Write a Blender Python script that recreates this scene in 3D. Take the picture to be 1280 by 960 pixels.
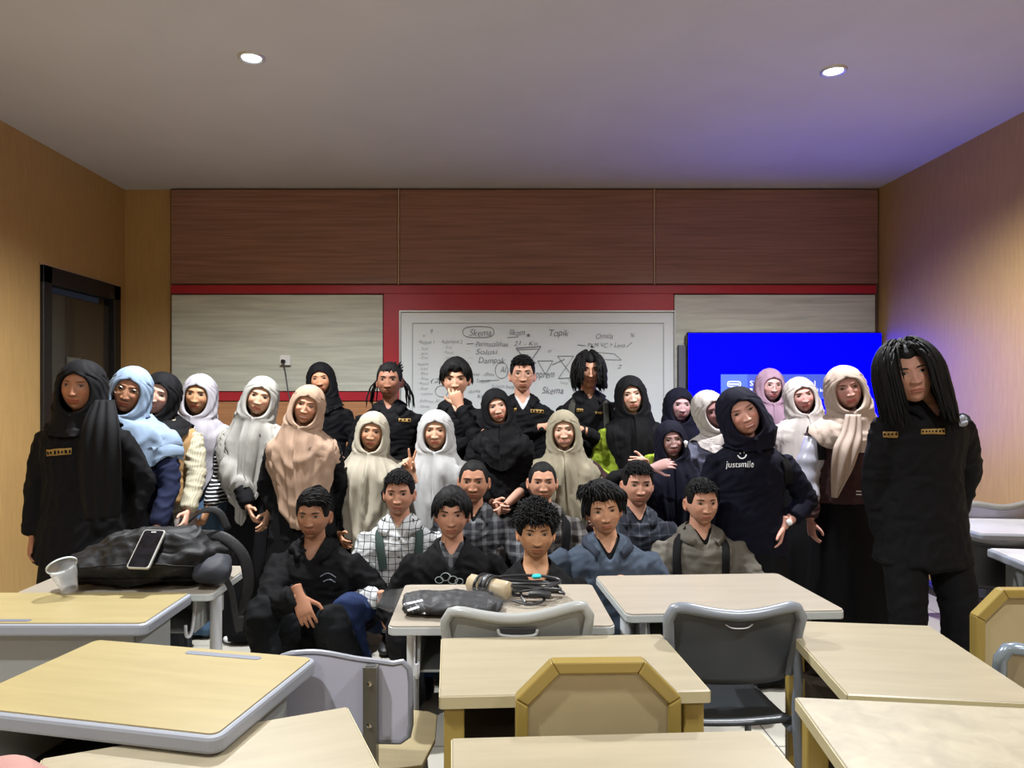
import bpy, math, random
import numpy as np
from mathutils import Vector, Matrix
from mathutils.bvhtree import BVHTree

# ------------------------------------------------------------------ camera, light, exposure
for o in list(bpy.data.objects): bpy.data.objects.remove(o)
SC = bpy.context.scene
COL = SC.collection
PI = math.pi
CH, F, VX, VY = 1.47, 900.0, 612.0, 492.0      # lens height, focal length in px, vanishing point
ROOM_L, ROOM_R, ROOM_B, ROOM_F, CEIL = -3.06, 3.24, 6.0, -2.6, 3.18
cam = bpy.data.cameras.new('camera'); camo = bpy.data.objects.new('camera', cam); COL.objects.link(camo)
camo.location = (0, 0, CH); camo.rotation_euler = (PI/2, 0, 0)
cam.sensor_width = 36; cam.lens = F/1280*36; cam.clip_start = .05
cam.shift_x = (640-VX)/1280; cam.shift_y = (VY-480)/1280
SC.camera = camo
SC.view_settings.view_transform = 'Standard'; SC.view_settings.look = 'None'
SC.view_settings.exposure = -0.08; SC.view_settings.gamma = 1.0; SC.view_settings.use_curve_mapping = False
w = bpy.data.worlds.new('world'); SC.world = w; w.use_nodes = True
w.node_tree.nodes['Background'].inputs[0].default_value = (.6, .7, 1, 1)
w.node_tree.nodes['Background'].inputs[1].default_value = .02
LAMP_POWER = 76.0
LAMP_COL = (.96, .98, 1.0)
LAMPS = [(-1.21, 3.66, 2.1), (1.82, 3.81, 1.7), (-1.25, 1.0, 1.05), (1.75, 1.0, .85), (-1.25, -1.4, .8), (1.75, -1.4, .8)]
TV_POWER = 8.0

# ------------------------------------------------------------------ helpers
def V(*a): return np.array(a, float)
def smst(a, b, x): t = np.clip((x-a)/(b-a), 0, 1); return t*t*(3-2*t)
def unit(v):
    v = np.asarray(v, float); n = np.linalg.norm(v); return v/n if n > 1e-9 else v
def at(px, py, D): return V((px-VX)/F*D, D, CH+(VY-py)/F*D)
def onz(px, py, z):
    D = (CH-z)*F/(py-VY); return at(px, py, D)
def lin(c):
    r = []
    for x in c:
        x = x/255.0
        r.append(x/12.92 if x <= .04045 else ((x+.055)/1.055)**2.4)
    return tuple(r)
MATS = {}
def nodes(m): return m.node_tree.nodes, m.node_tree.links
def mat(name, rgb, rough=.6, metal=0., bump=0., bscale=200., var=0., vscale=6., spec=.5, emit=0., coat=0., stretch=(1,1,1)):
    if name in MATS: return MATS[name]
    m = bpy.data.materials.new(name); m.use_nodes = True; MATS[name] = m
    n, l = nodes(m); b = n['Principled BSDF']
    c = lin(rgb)+(1,)
    b.inputs['Base Color'].default_value = c
    b.inputs['Roughness'].default_value = rough; b.inputs['Metallic'].default_value = metal
    b.inputs['Specular IOR Level'].default_value = spec
    b.inputs['Coat Weight'].default_value = coat
    if emit: b.inputs['Emission Color'].default_value = c; b.inputs['Emission Strength'].default_value = emit
    if bump or var:
        tc = n.new('ShaderNodeTexCoord'); mp = n.new('ShaderNodeMapping'); mp.inputs['Scale'].default_value = stretch
        l.new(tc.outputs['Object'], mp.inputs['Vector'])
    if bump:
        t = n.new('ShaderNodeTexNoise'); t.inputs['Scale'].default_value = bscale; t.inputs['Detail'].default_value = 3
        l.new(mp.outputs[0], t.inputs['Vector'])
        bp = n.new('ShaderNodeBump'); bp.inputs['Strength'].default_value = bump; bp.inputs['Distance'].default_value = .004
        l.new(t.outputs['Fac'], bp.inputs['Height']); l.new(bp.outputs[0], b.inputs['Normal'])
    if var:
        t = n.new('ShaderNodeTexNoise'); t.inputs['Scale'].default_value = vscale; t.inputs['Detail'].default_value = 4
        l.new(mp.outputs[0], t.inputs['Vector'])
        r = n.new('ShaderNodeValToRGB')
        r.color_ramp.elements[0].position = .3; r.color_ramp.elements[1].position = .7
        r.color_ramp.elements[0].color = tuple(x*(1-var) for x in c[:3])+(1,)
        r.color_ramp.elements[1].color = tuple(min(1, x*(1+var)) for x in c[:3])+(1,)
        l.new(t.outputs['Fac'], r.inputs[0]); l.new(r.outputs[0], b.inputs['Base Color'])
    return m
def fabric(name, rgb, rough=.85, var=.12, sheen=0.): return mat(name, rgb, rough, bump=.10, bscale=420, var=var, vscale=9, spec=.18)
def link(o, parent=None):
    COL.objects.link(o)
    if parent is not None: o.parent = parent
    return o
def tag(o, label=None, cat=None, group=None, kind=None):
    if label: o['label'] = label
    if cat: o['category'] = cat
    if group: o['group'] = group
    if kind: o['kind'] = kind
    return o
def empty(name, loc, label=None, cat=None, group=None, rz=0):
    o = bpy.data.objects.new(name, None); o.location = tuple(loc); o.rotation_euler = (0, 0, rz); o.empty_display_size = .1
    COL.objects.link(o); return tag(o, label, cat, group)
def fast_mesh(name, v, f, smooth=True):
    """v Nx3; f list of arrays (Mx3 / Mx4) or list of index lists"""
    me = bpy.data.meshes.new(name)
    v = np.asarray(v, np.float32)
    if isinstance(f, np.ndarray): f = [f]
    if len(f) and isinstance(f[0], np.ndarray) and f[0].ndim == 2:
        loops = np.concatenate([a.reshape(-1) for a in f]).astype(np.int32)
        tot = np.concatenate([np.full(len(a), a.shape[1]) for a in f]).astype(np.int32)
        st = np.concatenate([[0], np.cumsum(tot)[:-1]]).astype(np.int32)
        me.vertices.add(len(v)); me.vertices.foreach_set('co', v.reshape(-1))
        me.loops.add(len(loops)); me.loops.foreach_set('vertex_index', loops)
        me.polygons.add(len(tot)); me.polygons.foreach_set('loop_start', st)
        me.update(calc_edges=True); me.validate()
    else:
        me.from_pydata([tuple(map(float, x)) for x in v], [], [list(map(int, x)) for x in f]); me.update()
    if smooth: me.polygons.foreach_set('use_smooth', np.ones(len(me.polygons), bool))
    return me
def grid_f(nr, nc, wrap=True):
    r, c = np.meshgrid(np.arange(nr-1), np.arange(nc if wrap else nc-1), indexing='ij')
    r = r.ravel(); c = c.ravel(); c2 = (c+1) % nc
    return np.stack([r*nc+c, r*nc+c2, (r+1)*nc+c2, (r+1)*nc+c], 1)
class MB:
    """collects shapes, builds ONE mesh object"""
    def __init__(s): s.v = []; s.q = []; s.t = []; s.mi = []; s.n = 0; s.poly = []
    def add(s, v, q=None, t=None, poly=None, m=0):
        v = np.asarray(v, float); s.v.append(v)
        if q is not None:
            for a in np.asarray(q): s.poly.append((tuple(int(i)+s.n for i in a), m))
        if t is not None:
            for a in np.asarray(t): s.poly.append((tuple(int(i)+s.n for i in a), m))
        if poly is not None:
            for a in poly: s.poly.append((tuple(int(i)+s.n for i in a), m))
        s.n += len(v); return s
    def box(s, c, d, rz=0, m=0, bev=0., R=None):
        c = V(*c); h = V(*d)/2
        if bev <= 0:
            p = np.array([[x, y, z] for z in (-1, 1) for y in (-1, 1) for x in (-1, 1)], float)*h
            f = [(0, 2, 3, 1), (4, 5, 7, 6), (0, 1, 5, 4), (2, 6, 7, 3), (0, 4, 6, 2), (1, 3, 7, 5)]
        else:
            b = min(bev, min(h)*.95); p = []; idx = {}
            for z in (-1, 1):
                for y in (-1, 1):
                    for x in (-1, 1):
                        for a in range(3):
                            q = h-b; q = q.copy(); q[a] = h[a]; idx[(x, y, z, a)] = len(p); p.append(q*V(x, y, z))
            p = np.array(p); f = []
            for a in range(3):
                b1, b2 = [(1, 2), (0, 2), (0, 1)][a]
                for sg in (-1, 1):
                    l = []
                    for (u, w_) in ((-1, -1), (1, -1), (1, 1), (-1, 1)):
                        k = [0, 0, 0]; k[a] = sg; k[b1] = u; k[b2] = w_; l.append(idx[(*k, a)])
                    f.append(tuple(l) if (sg > 0) != (a == 1) else tuple(l[::-1]))
            for a in range(3):
                b1, b2 = [(1, 2), (0, 2), (0, 1)][a]
                for u in (-1, 1):
                    for w_ in (-1, 1):
                        k0 = [0, 0, 0]; k0[b1] = u; k0[b2] = w_; k1 = list(k0); k0[a] = -1; k1[a] = 1
                        l = (idx[(*k0, b1)], idx[(*k1, b1)], idx[(*k1, b2)], idx[(*k0, b2)])
                        f.append(l)
            for z in (-1, 1):
                for y in (-1, 1):
                    for x in (-1, 1): f.append((idx[(x, y, z, 0)], idx[(x, y, z, 1)], idx[(x, y, z, 2)]))
        if R is not None: p = p@np.asarray(R).T
        cz, sz = math.cos(rz), math.sin(rz)
        p = p@np.array([[cz, -sz, 0], [sz, cz, 0], [0, 0, 1]]).T
        return s.add(p+c, poly=f, m=m)
    def tube(s, pts, r, n=10, m=0, cap=True, sub=0, lat=None):
        v, f = tube(pts, r, n, sub=sub, lat=lat, cap=cap); return s.add(v, poly=[tuple(x) for x in f[0]]+[tuple(x) for x in (f[1] if len(f) > 1 else [])], m=m)
    def ext(s, poly2, z0, z1, m=0, M=None):
        """extrude a 2D polygon between z0 and z1; M 4x4/3x3 places it"""
        n = len(poly2); p = [(x, y, z0) for x, y in poly2]+[(x, y, z1) for x, y in poly2]
        f = [tuple(range(n))[::-1], tuple(range(n, 2*n))]+[(i, (i+1) % n, n+(i+1) % n, n+i) for i in range(n)]
        p = np.array(p, float)
        if M is not None:
            M = np.asarray(M); p = p@M[:3, :3].T+(M[:3, 3] if M.shape[1] == 4 else 0)
        return s.add(p, poly=f, m=m)
    def build(s, name, mats, parent=None, origin=(0, 0, 0), smooth=False, bevel=0., auto=True):
        v = np.concatenate(s.v)-V(*origin)
        me = bpy.data.meshes.new(name); me.from_pydata(v.tolist(), [], [p for p, _ in s.poly])
        for x in (mats if isinstance(mats, (list, tuple)) else [mats]): me.materials.append(x)
        me.polygons.foreach_set('material_index', [m for _, m in s.poly]); me.update()
        import bmesh
        bm = bmesh.new(); bm.from_mesh(me); bmesh.ops.recalc_face_normals(bm, faces=bm.faces); bm.to_mesh(me); bm.free()
        if smooth:
            me.polygons.foreach_set('use_smooth', np.ones(len(me.polygons), bool))
            try: me.set_sharp_from_angle(angle=math.radians(42))
            except Exception: pass
        o = bpy.data.objects.new(name, me); o.location = tuple(origin) if parent is None else (0, 0, 0)
        if parent is not None and tuple(origin) == (0, 0, 0): pass
        link(o, parent)
        if bevel:
            b = o.modifiers.new('b', 'BEVEL'); b.width = bevel; b.segments = 2; b.limit_method = 'ANGLE'
        return o
def catmull(P, k):
    P = np.asarray(P, float)
    if k <= 0 or len(P) < 3: return P
    Q = np.vstack([2*P[0]-P[1], P, 2*P[-1]-P[-2]]); out = []
    for i in range(1, len(Q)-2):
        for j in range(k+1):
            t = j/(k+1.0)
            out.append(.5*((2*Q[i])+(-Q[i-1]+Q[i+1])*t+(2*Q[i-1]-5*Q[i]+4*Q[i+1]-Q[i+2])*t*t+(-Q[i-1]+3*Q[i]-3*Q[i+1]+Q[i+2])*t**3))
    out.append(P[-1]); return np.array(out)
def tube(pts, radii, n=12, sub=0, lat=None, cap=True):
    """radii: scalar per point or (r_lat, r_other) per point"""
    pts = np.asarray(pts, float); r = np.asarray(radii, float)
    if r.ndim == 0: r = np.full(len(pts), float(r))
    if r.ndim == 1: r = np.stack([r, r], 1)
    if sub: A = catmull(np.hstack([pts, r]), sub); pts, r = A[:, :3], np.maximum(A[:, 3:], 1e-4)
    T = np.gradient(pts, axis=0); T /= np.maximum(np.linalg.norm(T, axis=1, keepdims=True), 1e-9)
    L = []; prev = lat if lat is not None else (V(1, 0, 0) if abs(T[0][0]) < .8 else V(0, 1, 0))
    for t in T:
        base = lat if lat is not None else prev
        l = base-t*np.dot(base, t)
        if np.linalg.norm(l) < 1e-3: l = prev-t*np.dot(prev, t)
        l = unit(l); prev = l; L.append(l)
    L = np.array(L); B = np.cross(T, L)
    a = np.arange(n)*2*PI/n
    v = pts[:, None]+L[:, None]*(np.cos(a)[None, :, None]*r[:, :1, None])+B[:, None]*(np.sin(a)[None, :, None]*r[:, 1:, None])
    v = v.reshape(-1, 3); f = [grid_f(len(pts), n)]
    if cap:
        e = len(v); v = np.vstack([v, pts[0]-T[0]*min(r[0])*.35, pts[-1]+T[-1]*min(r[-1])*.35])
        k = np.arange(n); k2 = (k+1) % n; o = (len(pts)-1)*n
        f.append(np.vstack([np.stack([k2, k, np.full(n, e)], 1), np.stack([o+k, o+k2, np.full(n, e+1)], 1)]))
    return v, f
def merge(parts):
    vs, q, t, n = [], [], [], 0
    for v, f in parts:
        vs.append(v)
        for a in (f if isinstance(f, list) else [f]):
            (q if a.shape[1] == 4 else t).append(a+n)
        n += len(v)
    out = []
    if q: out.append(np.vstack(q))
    if t: out.append(np.vstack(t))
    return np.vstack(vs), out
def lap(v, q, it, lam=.5):
    if it <= 0: return v
    e = np.concatenate([q[:, [0, 1]], q[:, [1, 2]], q[:, [2, 3]], q[:, [3, 0]]]); n = len(v)
    a = np.concatenate([e[:, 0], e[:, 1]]); b = np.concatenate([e[:, 1], e[:, 0]]); c = np.maximum(np.bincount(a, minlength=n), 1)
    for _ in range(it):
        m = np.stack([np.bincount(a, weights=v[b, k], minlength=n) for k in range(3)], 1)/c[:, None]
        v = v+(m-v)*lam
    return v
def voxel(parts, size, smooth=2):
    v, f = merge(parts); me = fast_mesh('tmp', v, f)
    o = bpy.data.objects.new('tmp', me); COL.objects.link(o)
    m = o.modifiers.new('r', 'REMESH'); m.mode = 'VOXEL'; m.voxel_size = size
    dg = bpy.context.evaluated_depsgraph_get(); e = o.evaluated_get(dg); g = e.to_mesh()
    n = len(g.vertices); co = np.empty(n*3, np.float32); g.vertices.foreach_get('co', co)
    k = len(g.loops); li = np.empty(k, np.int32); g.loops.foreach_get('vertex_index', li)
    e.to_mesh_clear(); bpy.data.objects.remove(o); bpy.data.meshes.remove(me)
    q = li.reshape(-1, 4); return lap(co.reshape(-1, 3).astype(float), q, smooth), q
def normals(v, q):
    a, b, c, d = (v[q[:, i]] for i in range(4)); fn = np.cross(c-a, d-b); n = len(v)
    out = np.zeros((n, 3))
    for i in range(4):
        for k in range(3): out[:, k] += np.bincount(q[:, i], weights=fn[:, k], minlength=n)
    return out/np.maximum(np.linalg.norm(out, axis=1, keepdims=True), 1e-12)
def fnoise(p, seed, f, warp=1.5):
    r = np.random.RandomState(seed); s = 0
    for k in range(4):
        d = r.normal(size=3); d /= np.linalg.norm(d); e = r.normal(size=3); e /= np.linalg.norm(e)
        s = s+np.sin(p@d*f*(1+.35*k)+warp*np.sin(p@e*f*.6+r.rand()*6)+r.rand()*6)*(.8**k)
    return s/2.9
def wrinkle(v, q, seed, amp=.006, f=38):
    n = normals(v, q); h = fnoise(v*V(1, 1, 1.6), seed, f, 2.2); h = (1-2*np.abs(h)**.8)
    h2 = fnoise(v*V(1, 1, 1.4), seed+7, f*2.3, 1.8)
    return v+n*(amp*h+amp*.35*h2)[:, None]
def bvh_of(v, f):
    polys = []
    for a in (f if isinstance(f, list) else [f]): polys += a.tolist()
    return BVHTree.FromPolygons(v.tolist(), polys)
def mesh_obj(name, v, f, m, parent, origin, smooth=True, solid=0.):
    me = fast_mesh(name, np.asarray(v)-origin, f, smooth)
    for x in (m if isinstance(m, (list, tuple)) else [m]): me.materials.append(x)
    o = bpy.data.objects.new(name, me); link(o, parent)
    if solid:
        s = o.modifiers.new('s', 'SOLIDIFY'); s.thickness = solid; s.offset = 0
    return o
# ------------------------------------------------------------------ people
def Rz(a): c, s = math.cos(a), math.sin(a); return np.array([[c, -s, 0], [s, c, 0], [0, 0, 1]])
def Ry(a): c, s = math.cos(a), math.sin(a); return np.array([[c, 0, s], [0, 1, 0], [-s, 0, c]])
def Rx(a): c, s = math.cos(a), math.sin(a); return np.array([[1, 0, 0], [0, c, -s], [0, s, c]])
def skull(u, ph, P):
    """head surface without features: u angle from the face's front, ph angle from the crown"""
    sp = np.sin(ph); x = sp*np.sin(u); y = -sp*np.cos(u); z = np.cos(ph)
    x = np.sign(x)*np.abs(x)**.95
    s = np.clip(-z, 0, 1)
    X = .0735*P['fw']*x*(1-.26*P['jaw']*s**1.7)*(1+.03*np.clip(z, 0, 1))
    yb = np.where(y > 0, y*(1-.42*s**1.1), -np.abs(y)**.86*(1-.10*s))
    Y = .094*yb+.004
    Z = .113*z*np.where(z > 0, 1.0, P['fl'])
    Z = Z+.050*s*smst(-.05, .05, Y)
    return X, Y, Z
def head_surface(P, nu=128, nv=112):
    t = np.arange(nu)*2*PI/nu; u = t-.52*np.sin(t)
    t2 = np.linspace(.012, PI-.012, nv); ph = t2+.12*np.sin(2*t2+.3)*1.0
    PH, U = np.meshgrid(ph, u, indexing='ij')
    X, Y, Z = skull(U, PH, P); m = smst(.0, -.045, Y); ax = np.abs(X)
    def g(x0, z0, sx, sz): return np.exp(-((ax-x0)/sx)**2-((Z-z0)/sz)**2)
    sm = P['smile']; d = 0
    d = d-.0040*g(.026, .031, .020, .009)
    d = d+.0085*g(.030, .011, .014, .012)+.003*g(.012, .014, .008, .010)
    d = d-.0040*g(.0315, .0100, .0125, .0075)
    nh = P['nose']; tt = np.clip((.020-Z)/.052, 0, 1); sx = (.0075+.0045*tt)*P['nw']
    win = smst(.034, .012, Z)*smst(-.043, -.035, Z)
    d = d-(.0015+.0165*nh*tt**1.7)*np.exp(-(X/sx)**2)*win
    d = d-.0085*g(.0130*P['nw'], -.031, .0066, .0065)
    d = d+.0030*g(.0065, -.0395, .0035, .0022)
    d = d-(.0035+.004*sm)*g(.040, -.022+.004*sm, .018, .016)
    d = d+.0022*sm*g(.031, -.042, .006, .012)
    d = d-.0055*np.exp(-(X/.030)**2-((Z+.060)/.017)**2)
    ml = -.0600+P['curve']*(X/.024)**2*.0045       # mouth line
    lw = P['mw']; lx = np.clip(1-(X/lw)**2, 0, 1)**.6
    up = np.exp(-((Z-ml-.0042)/.0042)**2)*lx; lo = np.exp(-((Z-ml+.0052)/.0048)**2)*lx
    d = d-.0038*up-.0045*lo+.0034*np.exp(-((Z-ml)/.0019)**2)*lx
    d = d+.0030*np.exp(-(X/.016)**2-((Z+.078)/.006)**2)
    d = d-.0065*np.exp(-(X/.021)**2-((Z+.094)/.014)**2)
    Y = Y+d*m
    # colours
    c = np.ones(X.shape+(3,))*V(*P['skin'])
    c = c*(1+.05*np.sin(X*210+Z*150)[..., None]*np.sin(Z*310)[..., None])
    lipm = np.clip(np.maximum((Z-ml < .0085)*(Z-ml > -.0102), 0)*(lx > .28), 0, 1)*m
    lc = V(*P['skin'])*V(.90, .66, .66) if not P['fem'] else V(*P['skin'])*V(.98, .55, .56)
    c = c*(1-lipm[..., None])+lc*lipm[..., None]
    line = np.exp(-((Z-ml)/.0015)**2)*(lx > .22)*m
    if sm > .8:
        th = np.exp(-((Z-ml)/.0026)**4)*(np.abs(X) < lw*.72)*m
        c = c*(1-th[..., None])+V(.75, .73, .68)*th[..., None]
    else: c = c*(1-.75*line[..., None])
    c = c*(1-.22*(g(.0315, .016, .017, .008)*m)[..., None])
    c = c*(1-(.6*g(.0065, -.0395, .0035, .0024)*m)[..., None])
    c = c*(1+V(.16, -.04, -.04)*(g(.042, -.025, .016, .014)*m)[..., None]*(1.2 if P['fem'] else .5))
    if P['beard']:
        bd = P['beard']*m*np.clip(np.exp(-(X/.026)**2-((Z+.0455)/.0048)**2)+.6*np.exp(-(X/.022)**2-((Z+.096)/.017)**2), 0, 1)
        c = c*(1-.75*bd[..., None])
    v = np.stack([X, Y, Z], -1).reshape(-1, 3); f = grid_f(nv, nu)[:, ::-1]
    e = len(v); top = v[:nu].mean(0); bot = v[-nu:].mean(0)
    v = np.vstack([v, top, bot]); k = np.arange(nu); k2 = (k+1) % nu; o = (nv-1)*nu
    tri = np.vstack([np.stack([k, k2, np.full(nu, e)], 1), np.stack([o+k2, o+k, np.full(nu, e+1)], 1)])
    c = np.vstack([c.reshape(-1, 3), [P['skin']]*2])
    return v, [f, tri], c
def ear(sgn, P):
    R, C = 7, 20; a = np.arange(C)*2*PI/C; v = []
    for k in range(R):
        t = k/(R-1.); rr = 1-t*.96; dep = .0125*(1-abs(t-.28)*2.0) if t < .6 else -.001+.004*t
        y = .016*rr*np.cos(a)*(1+.15*np.sin(a)); z = .031*rr*np.sin(a)+.0035*np.cos(a)
        x = np.full(C, dep)+.006*np.cos(a)*rr
        v.append(np.stack([x, y, z], 1))
    v = np.vstack(v); base = v[:C].copy(); base[:, 0] -= .02; v = np.vstack([base, v])
    f = grid_f(R+1, C)
    v[:, 0] += .0705*P['fw']; v[:, 1] += .014; v[:, 2] += -.008
    v = v@Rz(.28).T if False else v
    v[:, 0] *= sgn
    return v, (f if sgn < 0 else f[:, ::-1])
def ik(a, b, l1, l2, pole):
    d = b-a; L = np.linalg.norm(d); u = unit(d)
    if L > (l1+l2)*.985: b = a+u*(l1+l2)*.985; L = (l1+l2)*.985
    L = max(L, abs(l1-l2)*1.05+.02)
    x = (l1*l1-l2*l2+L*L)/(2*L); h = math.sqrt(max(l1*l1-x*x, 1e-6))
    p = unit(pole-u*np.dot(pole, u)); return a+u*x+p*h, b
def hand(w, d, pn, th, sc=1., curl=.35, spread=.06, fingers=None, thumb=1.):
    d = unit(d); pn = unit(pn-d*np.dot(pn, d)); th0 = np.cross(d, pn); th = th0 if np.dot(th0, th) > 0 else -th0
    P = [tube([w-d*.05, w-d*.01, w+d*.03, w+d*.07, w+d*.09], np.array([[.026, .021], [.025, .018], [.034, .015], [.039, .014], [.036, .011]])*sc, 14, 1, lat=th)]
    ln = [.072, .081, .075, .058]; off = [.029, .010, -.009, -.027]; fg = fingers or [curl]*4
    for i in range(4):
        p = w+d*(.083-.004*abs(i-1))*sc+th*off[i]*sc; q = [p-d*.02*sc, p]; cd = unit(d+th*(1.4-i)*spread)
        for k, fr in enumerate((.45, .31, .24)):
            a = fg[i]*(.7, 1.1, .8)[k]; cd = unit(cd*math.cos(a)+pn*math.sin(a)-d*0); 
            pn2 = unit(pn-cd*np.dot(pn, cd)) if abs(np.dot(pn, cd)) < .999 else -d
            p = p+cd*ln[i]*fr*sc; q.append(p)
            if fg[i] > .2: pn_ = pn2; 
            if fg[i] > .2 and k < 2: 
                a2 = fg[i]*(.7, 1.1, .8)[k+1]
        # rebuild with true rotation about the knuckle axis
        p = q[1]; q = [p-d*.02*sc, p]; ang = 0; d0 = unit(d+th*(1.4-i)*spread)
        for k, fr in enumerate((.45, .31, .24)):
            ang += fg[i]*(.7, 1.1, .8)[k]; cd = d0*math.cos(ang)+pn*math.sin(ang); p = p+cd*ln[i]*fr*sc; q.append(p)
        P.append(tube(q, np.array([.0088, .0090, .0082, .0076, .0062])*sc, 8, 1))
    b = w+d*.022*sc+th*.020*sc+pn*.004; td = unit(th*(.75 if thumb > .5 else .2)+d*.75+pn*(.35 if thumb > .5 else 1.1)); q = [b, b+td*.038*sc, b+td*.066*sc, b+unit(td+d*.25)*.092*sc]
    P.append(tube(q, np.array([.015, .0115, .0098, .0078])*sc, 9, 1))
    return voxel(P, .0034, 2)
def loft(N, Pv, lat, tab, wmul=1., dmul=1., off=0., n=36):
    ax = Pv-N; pts = [N+ax*t for t, _, _ in tab]; r = [(rx*wmul+off, ry*dmul+off) for _, rx, ry in tab]
    return tube(pts, r, n, 2, lat=lat)
TORSO = [(-.09, .056, .058), (-.03, .062, .064), (.03, .078, .072), (.08, .108, .086), (.14, .146, .098), (.21, .170, .110), (.30, .178, .116), (.45, .168, .114), (.65, .155, .108), (.85, .165, .115), (1.02, .175, .120)]
def hair_cap(P, thick, front=.060, side=-.015, back=-.075, seed=0, nz=0., nu=96, nr=26, up=0.):
    u = np.arange(nu)*2*PI/nu; au = np.minimum(u, 2*PI-u)
    zl = np.where(au < .75, front-.004*np.cos(au*8), np.where(au < 1.35, front+(side-front)*smst(.75, 1.05, au), np.where(au < 1.75, side+.03*np.exp(-((au-1.62)/.15)**2)*1.2, side+(back-side)*smst(1.75, 2.4, au))))
    ph = np.arccos(np.clip(np.where(zl > 0, zl/.113, zl/(.113)), -.98, .98))
    # account for the bottom slope at the back
    r = np.linspace(0.02, 1, nr); PH = r[:, None]*ph[None]; U = np.broadcast_to(u, PH.shape)
    X, Y, Z = skull(U, PH, P); p = np.stack([X, Y, Z], -1)
    n = p/np.linalg.norm(p, axis=-1, keepdims=True)
    t = (thick+up*np.clip(n[..., 2], 0, 1)**2)*(1-r[:, None]**7)-.002*(r[:, None] > .97)
    if nz: t = t+nz*fnoise(p.reshape(-1, 3), seed, 120, 2).reshape(t.shape)*(1-r[:, None]**6)
    p = p+n*t[..., None]; v = p.reshape(-1, 3); e = len(v); v = np.vstack([v, v[:nu].mean(0)])
    k = np.arange(nu); return v, [grid_f(nr, nu)[:, ::-1], np.stack([k, (k+1) % nu, np.full(nu, e)], 1)]
def locks(P, roots_u, roots_ph, d0, length, grav=.5, r0=.006, seg=8, lift=.006, seed=0, wave=0., floor=None, clear=1., tang=0., hug=0.):
    rs = np.random.RandomState(seed); K = len(roots_u)
    X, Y, Z = skull(np.asarray(roots_u), np.asarray(roots_ph), P); p = np.stack([X, Y, Z], 1); n = p/np.linalg.norm(p, axis=1, keepdims=True)
    p = p+n*lift; d = np.asarray(d0, float)+rs.normal(size=(K, 3))*.12; d = d-n*((d*n).sum(1)*tang)[:, None]; d /= np.linalg.norm(d, axis=1, keepdims=True)
    L = np.broadcast_to(np.asarray(length, float), (K,))*(.85+.3*rs.rand(K)); pts = [p.copy()]; lf = lift*(.6+.9*rs.rand(K))
    el = V(.0735*P['fw'], .094, .113)
    phs = rs.rand(K)*6
    for k in range(seg):
        d = d*(.62 if hug else 1)+V(0, 0, -1)*(grav if hug else grav*(k+1)/seg)+ (wave*np.stack([np.sin(phs+k*1.7), np.cos(phs+k*1.3), 0*phs], 1) if wave else 0)
        d /= np.linalg.norm(d, axis=1, keepdims=True); p = p+d*(L/seg)[:, None]
        e = el[None]+lf[:, None]*clear; q = p.copy(); low = p[:, 2] < -.02; s = np.sqrt((np.where(low[:, None], q*V(1, 1, .35), q)**2/e**2).sum(1)); ins = s < 1
        p[ins] = p[ins]/s[ins][:, None]
        if hug:
            far = s > hug; p[far, :2] = p[far, :2]*(hug/s[far])[:, None]
        pts.append(p.copy())
    pts = np.stack(pts, 1)  # K, seg+1, 3
    vs, fs, c = [], [], 0; rr = r0*np.array([.75]+[1]*(seg-2)+[.7, .12])
    for i in range(K):
        v, f = tube(pts[i], rr*(.7+.6*rs.rand()), 5, 0, cap=True); vs.append((v, f))
    return merge(vs)
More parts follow.
